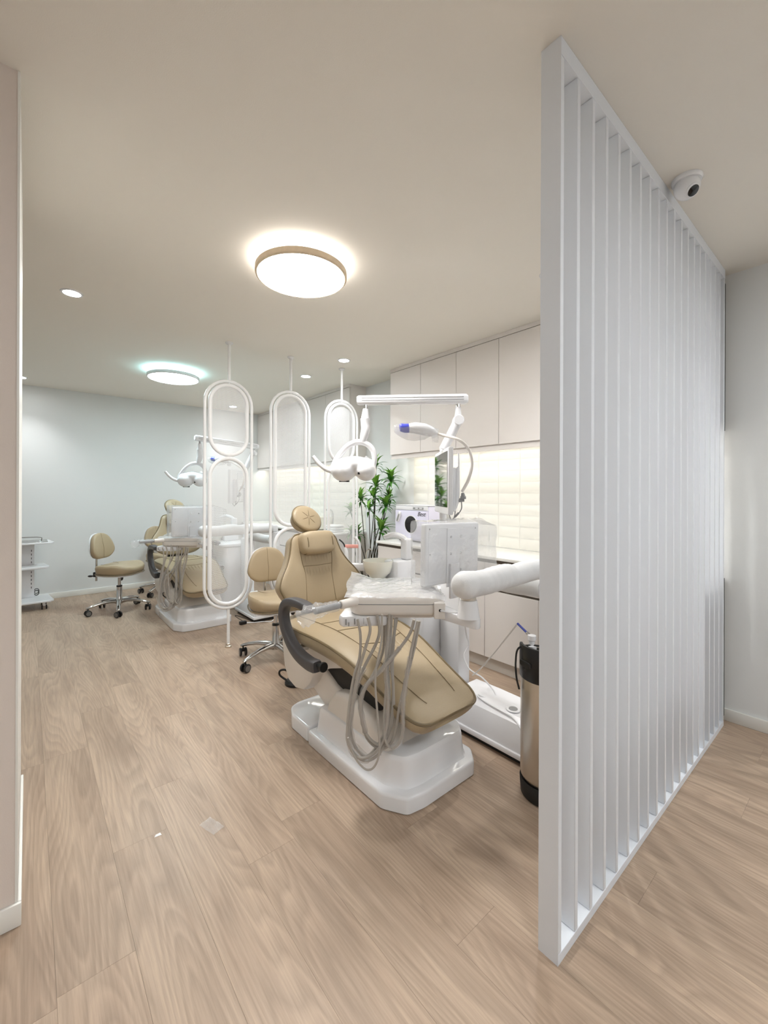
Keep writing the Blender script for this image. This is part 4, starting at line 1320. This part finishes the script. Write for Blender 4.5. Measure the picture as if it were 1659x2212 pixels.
    # bag on the camera wand
    def wbag(u, v):
        a = u * 2 * PI
        x = 790 + 400 * v
        cy = 350 + 55 * v
        hh_ = 10 + 62 * math.sin(PI * min(1, v * 1.15 + 0.05)) ** 0.6
        if v > 0.85: hh_ = max(hh_, 60)
        y = cy + hh_ * math.sin(a) * (1.25 if math.sin(a) > 0 else 0.8)
        dz = 0.032 * math.cos(a) * (0.35 + 0.65 * math.sin(PI * min(1, v + 0.05)))
        k = noise.noise(Vector((x * 0.02, y * 0.03, a * 2)))
        return p7(x + 8 * k, y + 8 * k, zw + dz)
    cover(MB().grid(wbag, 28, 30), 'wand_bag', M['film_thin'], 'small clear plastic bag over the blue tipped camera wand of the ' + who + ' unit', 'plastic bags on the camera wands')
    # ---------------- floor utility box
    fb = thing('utility_box', 'low white plastic floor box with round vent beside the ' + who + ' dental unit', 'utility box', loc, 'white floor boxes')
    bxm = MB()
    secs = []
    for y, f, zt in ((1.085, 0.90, 0.19), (1.10, 1.0, 0.205), (1.40, 1.0, 0.212), (1.56, 0.98, 0.212), (1.585, 0.93, 0.195)):
        pr = [(1.815, 0.06), (1.815, 0.13), (1.835, 0.185), (1.865, zt), (2.05, zt), (2.085, 0.185), (2.10, 0.06)]
        c = 1.957
        secs.append([Vector((c + (x - c) * f, y, z)) for x, z in pr])
    bxm.loft(secs)
    bxo = bxm.build('cover', M['white'], fb, 25, off=UO)
    MB().box(1.805, 2.11, 1.08, 1.59, 0.032, 0.0595, 0.005).build('lower_rim', M['white'], fb, off=UO)
    MB().box(1.835, 2.08, 1.10, 1.57, 0.0, 0.0315).build('plinth', M['rubber'], fb, off=UO)
    MB().lathe([(0, 0.2125), (0.022, 0.2125), (0.022, 0.216), (0.018, 0.217), (0, 0.2155)], Matrix.Translation((1.905, 1.22, 0)), 24).build('vent_button', M['grey'], fb, off=UO)
    MB().lathe([(0.0225, 0.2118), (0.036, 0.2118), (0.034, 0.214), (0.0225, 0.2145)], Matrix.Translation((1.905, 1.22, 0)), 24).build('vent_surround', M['white'], fb, off=UO)
    # ---------------- foot control
    fc = thing('foot_control', 'dark foot pedal with loop handle behind the ' + who + ' dental unit', 'foot pedal', loc, 'foot pedals')
    MB().lathe([(0, 0.0), (0.075, 0.0), (0.075, 0.015), (0.06, 0.03), (0, 0.034)], Matrix.Translation((1.42, 2.62, 0)), 28).build('pedal_base', M['black'], fb if False else fc, off=UO)
    MB().tube([(1.37, 2.66, 0.02), (1.34, 2.70, 0.05), (1.335, 2.69, 0.085), (1.36, 2.66, 0.095), (1.40, 2.64, 0.06)], 0.007, 8, n=5).build('loop_handle', M['rubber'], fc, off=UO)
    return t

make_unit((1.40, 1.75, 0), 'tan leather dental chair unit with lamp and tray, near the steel keg',
          dict(dir=(-RT.x, -RT.y, -0.015), len=0.70, rise=0.135, lat=RT), 0.0, True)
make_unit((1.33, 4.75, 0), 'tan leather dental chair unit beyond the oval screens by the back wall',
          dict(dir=(-1, -0.12, 0.05), len=0.74, rise=0.08, lat=(0.9, -0.42, 0)), -0.25, False)

# ================================================================== OTHER THINGS
# ------------------------------------------------------------------ keg
K = Vector((1.739, 0.952, 0))
kg = thing('steel_keg', 'brushed steel keg with black rubber top and foot beside the slat screen', 'keg', K)
MB().lathe([(0, 0.066), (0.09, 0.066), (0.1035, 0.085), (0.1055, 0.10), (0.1055, 0.51), (0.1035, 0.525), (0.09, 0.575), (0.05, 0.59), (0, 0.592)], seg=48).build('body', M['steel'], kg)
MB().lathe([(0, 0.0), (0.098, 0.0), (0.104, 0.008), (0.1085, 0.07), (0.1062, 0.074), (0.1062, 0.0745), (0.09, 0.0655), (0, 0.0655)], seg=48).build('rubber_foot', M['rubber'], kg)
topm = MB()
for k in range(48):                                     # rubber top ring with two raised grips
    pass
def rim_h(a):
    c = math.cos(a - R(-20))
    return 0.605 + 0.055 * max(0, min(1, (abs(c) - 0.62) / 0.16))
rin, rout = [], []
S = 72
rings = [[], [], [], [], [], []]
for k in range(S):
    a = 2 * PI * k / S
    h = rim_h(a)
    for j, (r, z) in enumerate(((0.1062, 0.515), (0.1105, 0.52), (0.1105, h - 0.006), (0.107, h), (0.098, h), (0.096, 0.545))):
        rings[j].append(Vector((r * math.cos(a), r * math.sin(a), z)))
rings.append(rings[0])
tp = MB().loft(rings, cap=False).build('rubber_top', M['black'], kg, 45)
for sg in (0, PI):
    a = R(-20) + sg
    MB().superbox((0.006, 0.035, 0.014), 0.5, Matrix.Rotation(a, 4, 'Z') @ Matrix.Translation((0.109, 0, 0.585))).build('grip_recess', M['rubber'], tp)
MB().lathe([(0, 0.5925), (0.03, 0.5925), (0.034, 0.60), (0.02, 0.606), (0, 0.607)], seg=24, sx=1.25).build('lid', M['chrome'], kg)
MB().tube([(-0.035, 0, 0.61), (-0.02, 0, 0.632), (0.03, 0, 0.632), (0.05, 0.0, 0.612)], 0.004, 8, n=4).build('lid_bail', M['chrome'], kg)
vp = Vector((-0.055, 0.035, 0))
v = MB()
v.lathe([(0, 0.585), (0.014, 0.585), (0.014, 0.64), (0.02, 0.642), (0.02, 0.655), (0.012, 0.658), (0.012, 0.675), (0.018, 0.68), (0.018, 0.70), (0, 0.705)], Matrix.Translation(vp), 20)
vo = v.build('valve', M['white'], kg)
tpt = pix(1119, 1346, 1.92) - K
v0 = vp + Vector((0, 0, 0.69))
MB().cyl(v0, v0.lerp(tpt, 0.35), 0.007, seg=12).build('elbow_fitting', M['chrome'], vo)
MB().cyl(v0.lerp(tpt, 0.35), tpt, 0.0052, seg=12).build('connector_hose', M['bluesteel'], vo)
MB().tube([(0.03, -0.02, 0.612), (-0.01, -0.02, 0.648), (-0.06, 0.03, 0.658), (-0.09, 0.078, 0.64), (-0.097, 0.088, 0.58), (-0.095, 0.085, 0.51), (-0.088, 0.076, 0.46)], 0.0042, 8, n=6).build('rubber_hose', M['rubber'], kg)
# clear air line from the unit to the keg connector
tip = pix(1119, 1346, 1.92)
tag(MB().tube([pix(1022, 1458, 2.35), pix(1040, 1443, 2.28), pix(1082, 1393, 2.08), tip - (tip - pix(1082, 1393, 2.08)).normalized() * 0.008], 0.0035, 8, n=5).build('air_hose', M['clear_tube']),
    'thin clear air line stretched from the floor to the keg connector', 'hose')
# white power cable over the floor box
tag(MB().tube([pix(1003, 1330, 2.05), pix(1009, 1372, 2.40), pix(1014, 1392, 2.45), pix(1004, 1415, 2.45), pix(1012, 1440, 2.42), pix(1025, 1452, 2.40), pix(1044, 1464, 2.38),
               pix(1070, 1494, 2.33), pix(1071, 1513, 2.28), Vector((1.875, 1.42, 0.222)), Vector((1.86, 1.385, 0.216)), Vector((1.853, 1.33, 0.2125)), Vector((1.848, 1.26, 0.209)), Vector((1.842, 1.18, 0.204)), Vector((1.822, 1.12, 0.17)), Vector((1.803, 1.085, 0.09)), Vector((1.795, 1.07, 0.005))], 0.0042, 8, n=5).build('power_cable', M['white']),
    'white cable running from the instrument arm over the white floor box next to the keg', 'cable')
# adapter and cables near the far floor box
tag(MB().superbox((0.035, 0.022, 0.016), 0.35, Matrix.Translation((1.645, 4.13, 0.016))).build('power_adapter', M['black']),
    'black power adapter lying on the floor beside the stool behind the dental chair', 'adapter')
tag(MB().tube([(1.665, 4.14, 0.018), (1.62, 4.19, 0.05), (1.60, 4.22, 0.075), (1.64, 4.23, 0.06), (1.70, 4.20, 0.03), (1.75, 4.14, 0.006)], 0.003, 6, n=5).build('adapter_cable', M['black']),
    'thin black cable arching up from the power adapter', 'cable')
tag(MB().tube([(1.68, 4.125, 0.01), (1.76, 4.09, 0.006), (1.84, 4.06, 0.006), (1.90, 4.02, 0.006), (1.96, 4.06, 0.03), (1.98, 4.075, 0.08)], 0.005, 6, n=5).build('mains_cable', M['white']),
    'white mains cable on the floor next to the black power adapter', 'cable')

# ------------------------------------------------------------------ towel warmer on the worktop
tw = thing('towel_warmer', 'small white towel warmer with round dark window on the worktop', 'towel warmer', (2.92, 2.91, WT), rz=0.0)
wo = Vector((2.92, 2.91, WT))
WX, WY0, WY1 = 2.79, 2.69, 3.13
MB().box(WX + 0.02, 3.05, WY0, WY1, WT + 0.012, WT + 0.345, 0.008).build('cabinet', M['lilac'], tw, off=wo)
MB().box(WX + 0.004, 3.055, WY0 - 0.004, WY1 + 0.004, WT + 0.3455, WT + 0.352, 0.003).build('top_lid', M['white'], tw, off=wo)
door = MB().box(WX, WX + 0.0195, WY0 + 0.004, WY1 - 0.004, WT + 0.035, WT + 0.30, 0.006).build('door', M['lilac'], tw, off=wo)
yx = basis((WX, 0, 0), (0, -1, 0), (0, 0, 1))           # prism z -> -X
cy, cz = (WY0 + WY1) / 2 - 0.01, WT + 0.168
MB().cyl((WX - 0.004, cy, cz), (WX - 0.0005, cy, cz), 0.088, seg=40).build('window_ring', M['white'], door, off=wo)
MB().cyl((WX - 0.006, cy, cz), (WX - 0.0042, cy, cz), 0.080, seg=40).build('window', M['dark'], door, off=wo)
MB().superbox((0.012, 0.022, 0.055), 0.6, Matrix.Translation((WX - 0.006, WY1 - 0.062, WT + 0.235)) @ Matrix.Rotation(R(24), 4, 'X')).build('handle', M['white'], door, off=wo)
MB().superbox((0.004, 0.009, 0.04), 0.6, Matrix.Translation((WX - 0.018, WY1 - 0.062, WT + 0.228)) @ Matrix.Rotation(R(24), 4, 'X')).build('handle_recess', M['grey'], door, off=wo)
pn = MB().box(WX + 0.006, WX + 0.0195, WY0 + 0.004, WY1 - 0.004, WT + 0.303, WT + 0.344, 0.003).build('control_panel', M['white'], tw, off=wo)
MB().box(WX + 0.0035, WX + 0.0058, WY0 + 0.05, WY0 + 0.19, WT + 0.313, WT + 0.334, 0.001).build('switch_plate', M['grey'], pn, off=wo)
for q in range(2):
    MB().box(WX - 0.001, WX + 0.0033, WY0 + 0.065 + q * 0.055, WY0 + 0.10 + q * 0.055, WT + 0.318, WT + 0.329, 0.001).build('switch', M['white'], pn, off=wo)
for sx in (2.83, 3.02):
    for sy in (WY0 + 0.04, WY1 - 0.04):
        MB().cyl((sx, sy, WT), (sx, sy, WT + 0.0115), 0.012, seg=12).build('foot', M['rubber'], tw, off=wo)
tc = bpy.data.curves.new('lettering', 'FONT')
tc.body = 'Best'
tc.size = 0.058
tc.shear = 0.35
tc.extrude = 0.0006
to = bpy.data.objects.new('lettering', tc)
col.objects.link(to)
bpy.context.view_layer.update()
dg = bpy.context.evaluated_depsgraph_get()
tme = bpy.data.meshes.new_from_object(to.evaluated_get(dg))
bpy.data.objects.remove(to)
tme.materials.clear(); tme.materials.append(M['black'])
lm = Matrix.Translation(-wo) @ basis((WX - 0.0008, WY0 + 0.125, WT + 0.252), (0, -1, 0), (0, 0, 1))
tme.transform(lm)
lo = bpy.data.objects.new('lettering', tme); col.objects.link(lo); lo.parent = door

# ------------------------------------------------------------------ tall artificial dracaena in the niche
pp = Vector((2.86, 3.63, 0))
pt = thing('potted_plant', 'tall green dracaena with several leafy heads in the niche between the counters', 'plant', pp)
MB().lathe([(0, 0), (0.10, 0), (0.135, 0.26), (0.142, 0.275), (0.13, 0.28), (0.122, 0.25), (0, 0.25)], seg=32).build('pot', M['pot'], pt)
MB().lathe([(0, 0.2505), (0.12, 0.2505), (0.06, 0.262), (0, 0.265)], seg=24).build('soil', M['soil'], pt)
lb = MB()
NL = 6
def leaf_ring(i):
    f = i / NL
    w = 0.0165 * (math.sin(PI * min(1, (f * 0.93 + 0.07)) ** 0.8)) + 0.0005
    return f, w
lms = []
for var, (ln, arch) in enumerate(((0.15, 0.055), (0.13, 0.09), (0.11, 0.02))):
    mb = MB()
    t_ = bmesh.new()
    prev = None
    for i in range(NL + 1):
        f, w = leaf_ring(i)
        x = ln * f; z = arch * (f - 1.6 * f * f)
        a = t_.verts.new((x, -w, z + w * 0.35)); b = t_.verts.new((x, 0, z)); c = t_.verts.new((x, w, z + w * 0.35))
        if prev:
            t_.faces.new((prev[0], a, b, prev[1])); t_.faces.new((prev[1], b, c, prev[2]))
        prev = (a, b, c)
    mb._merge(t_)
    for mname in ('leaf', 'leaf2'):
        me = mb.bm.copy()
        m_ = bpy.data.meshes.new('leaf'); me.to_mesh(m_); me.free()
        for p in m_.polygons: p.use_smooth = True
        m_.materials.append(M[mname])
        lms.append(m_)
    mb.bm.free()
ZPL = 4.5
heads = [(845, 1024, 0.0, 1.05, 28), (812, 1036, 0.05, 1.05, 28), (807, 1060, -0.04, 1.0, 26), (779, 1066, 0.10, 1.0, 26), (836, 1080, -0.06, 1.05, 28),
         (797, 1087, -0.09, 1.0, 26), (842, 1064, 0.08, 0.95, 22), (824, 1132, -0.08, 1.1, 30), (772, 1142, 0.22, 0.95, 18), (752, 1092, 0.26, 0.9, 16),
         (813, 992, 0.12, 0.85, 14), (754, 1138, 0.26, 0.9, 16)]
total = 0
for hi, (hx, hy, dz, sc_, nl) in enumerate(heads):
    hp_ = pix(hx, hy + 12, ZPL + dz) - pp
    hp_.y = max(min(hp_.y, 0.22), -0.24)
    hp_.x = min(hp_.x, 0.14)
    base = Vector((0.05 * math.cos(hi * 2.4), 0.05 * math.sin(hi * 2.4), 0.25))
    mid = base.lerp(hp_, 0.5) + Vector((0.02 * math.sin(hi), 0.02 * math.cos(hi * 1.7), 0.02))
    stt = MB().tube([base, mid, hp_.lerp(mid, 0.15), hp_], [0.0065, 0.005, 0.004, 0.0032], 7, n=5).build('stem', M['stem'], pt)
    for q in range(nl):
        f = q / nl
        yaw = q * 2.39996
        pitch = R(72 - 108 * f + random.uniform(-10, 10))      # young leaves stand up, old ones hang out
        s = 1.02 * sc_ * (0.72 + 0.4 * math.sin(PI * min(1, f + 0.2))) * random.uniform(0.9, 1.1)
        if pp.x + hp_.x + math.cos(yaw) * 0.15 * s > WALLX - 0.015: yaw = PI - yaw
        if pp.x + hp_.x + math.cos(yaw) * math.cos(pitch) * 0.15 * s > WALLX - 0.015: continue
        tx = pp.x + hp_.x + math.cos(yaw) * math.cos(pitch) * 0.15 * s; ty = pp.y + hp_.y + math.sin(yaw) * math.cos(pitch) * 0.15 * s
        if tx < 2.75 and ty < 3.67: continue
        m_ = random.choice(lms[0::2] if f > 0.25 else lms[1::2])
        o = inst('leaf', m_, stt, hp_ + Vector((0, 0, 0.012 - 0.05 * f)), (0, 0, 0))
        o.rotation_mode = 'QUATERNION'
        o.rotation_quaternion = (Matrix.Rotation(yaw, 3, 'Z') @ Matrix.Rotation(-pitch, 3, 'Y')).to_quaternion()
        o.scale = (s, s * 1.05, s)

# ------------------------------------------------------------------ things on the basin worktop
tag(MB().lathe([(0, WT + 0.0005), (0.10, WT + 0.0005), (0.135, WT + 0.02), (0.16, WT + 0.14), (0.165, WT + 0.16), (0.157, WT + 0.16), (0.13, WT + 0.03), (0, WT + 0.02)], Matrix.Translation((2.84, 4.62, 0)), 36).build('wash_basin', M['bowl']),
    'white round wash basin on the worktop behind the plant side oval screen', 'basin')
for q in range(3):
    tag(MB().superbox((0.075, 0.10, 0.014), 0.35, Matrix.Translation((2.80, 4.22 + 0.004 * q, WT + 0.0145 + 0.0285 * q)) @ Matrix.Rotation(R(4 * q), 4, 'Z')).build('folded_towel', M['towel']),
        ('folded white towel at the bottom of the little pile on the basin worktop', 'folded white towel in the middle of the little pile on the basin worktop',
         'folded white towel on top of the little pile on the basin worktop')[q], 'towel', 'folded towels on the basin worktop')
fa = thing('mixer_tap', 'chrome mixer tap behind the white wash basin on the basin worktop', 'tap', (3.03, 4.62, WT))
MB().lathe([(0, 0.0005), (0.025, 0.0005), (0.022, 0.012), (0.014, 0.02), (0.014, 0.20), (0, 0.20)], seg=18).build('tap_body', M['chrome'], fa)
MB().tube([(0, 0, 0.195), (-0.02, 0, 0.24), (-0.08, 0, 0.25), (-0.12, 0, 0.235), (-0.125, 0, 0.21)], 0.010, 10, n=4).build('spout', M['chrome'], fa)

# ------------------------------------------------------------------ instrument trolley by the back wall
tr = thing('instrument_trolley', 'white instrument trolley with three shelves against the back wall', 'trolley', (0, 6.2, 0))
def shelf(x0, x1, y0, y1, z, lip, nm):
    poly = [(x0, y0), (x1 - 0.03, y0), (x1, y0 + 0.04), (x1 - 0.04, y1), (x0, y1)]
    return MB().prism(poly, z, z + lip, 0.003, 1, Matrix.Translation((0, -6.2, 0))).build(nm, M['white'], tr)
shelf(-0.36, 0.225, 6.02, 6.40, 0.085, 0.022, 'bottom_shelf')
shelf(-0.34, 0.185, 6.08, 6.36, 0.455, 0.028, 'middle_shelf')
ts = shelf(-0.36, 0.225, 6.02, 6.38, 0.738, 0.018, 'top_shelf')
MB().box(-0.33, 0.17, -0.16, 0.16, 0.7565, 0.760, 0.001).build('steel_tray', M['chrome'], ts)
MB().tube([(-0.35, 0.17, 0.757), (-0.33, 0.17, 0.79), (0.08, 0.17, 0.79), (0.12, 0.17, 0.757)], 0.005, 8, n=4).build('top_rail', M['chrome'], ts)
po = MB().box(-0.13, 0.055, 0.10, 0.155, 0.1075, 0.4545, 0.003).box(-0.13, 0.055, 0.10, 0.155, 0.4835, 0.7375, 0.003).build('post', M['white'], tr)
for sx in (-0.105, 0.026):
    for zz in [0.21 + 0.044 * q for q in range(5)] + [0.50 + 0.044 * q for q in range(4)]:
        MB().box(sx, sx + 0.006, 0.0985, 0.0998, zz, zz + 0.022).build('slot', M['black'], po)
for sx in (-0.30, 0.14):
    for sy in (-0.12, 0.13):
        c = MB().box(sx - 0.012, sx + 0.012, sy - 0.012, sy + 0.012, 0.04, 0.0845, 0.002).build('caster', M['white'], tr)
        for sg in (-1, 1):
            MB().cyl((sx + sg * 0.013, sy, 0.024), (sx + sg * 0.025, sy, 0.024), 0.024, seg=18, bevel=0.003).build('wheel', M['rubber'], c)
pc = MB()
for q in range(3):
    pc.tube([(0.075 + 0.022 * math.cos(a), 0.12 + 0.006 * q, 0.15 + 0.028 * math.sin(a) + 0.02 * (q % 2)) for a in [2 * PI * k / 16 for k in range(16)]], 0.004, 6, True)
tag(pc.build('coiled_cable', M['black'], None), 'small coil of black cable beside the trolley post', 'cable').location = (0, 6.2, 0)

# ------------------------------------------------------------------ scraps on the floor
def scrap(u, v):
    a, b = (u - 0.5) * 0.05, (v - 0.5) * 0.09
    return Vector((a + 0.01 * b * 8 * 0.3, b, 0.004 + 0.007 * abs(noise.noise(Vector((a * 70, b * 60, 1.7))))))
o = tag(MB().grid(scrap, 14, 20).build('film_scrap', M['film'], None, 80), 'crumpled scrap of clear film on the open floor', 'scrap')
o.location = pix(460, 1788, 909 * 1.32 / (1788 - 1065)); o.location.z = 0; o.rotation_euler = (0, 0, R(20))
o = tag(MB().grid(lambda u, v: Vector(((u - 0.5) * 0.025 * (1 - 0.4 * v), (v - 0.5) * 0.012, 0.0012 + 0.002 * u * v)), 4, 3).build('paper_scrap', M['paper'], None, 80),
        'tiny white paper chip on the open floor', 'scrap')
o.location = pix(344, 1806, 909 * 1.32 / (1806 - 1065)); o.location.z = 0; o.rotation_euler = (0, 0, R(-10))
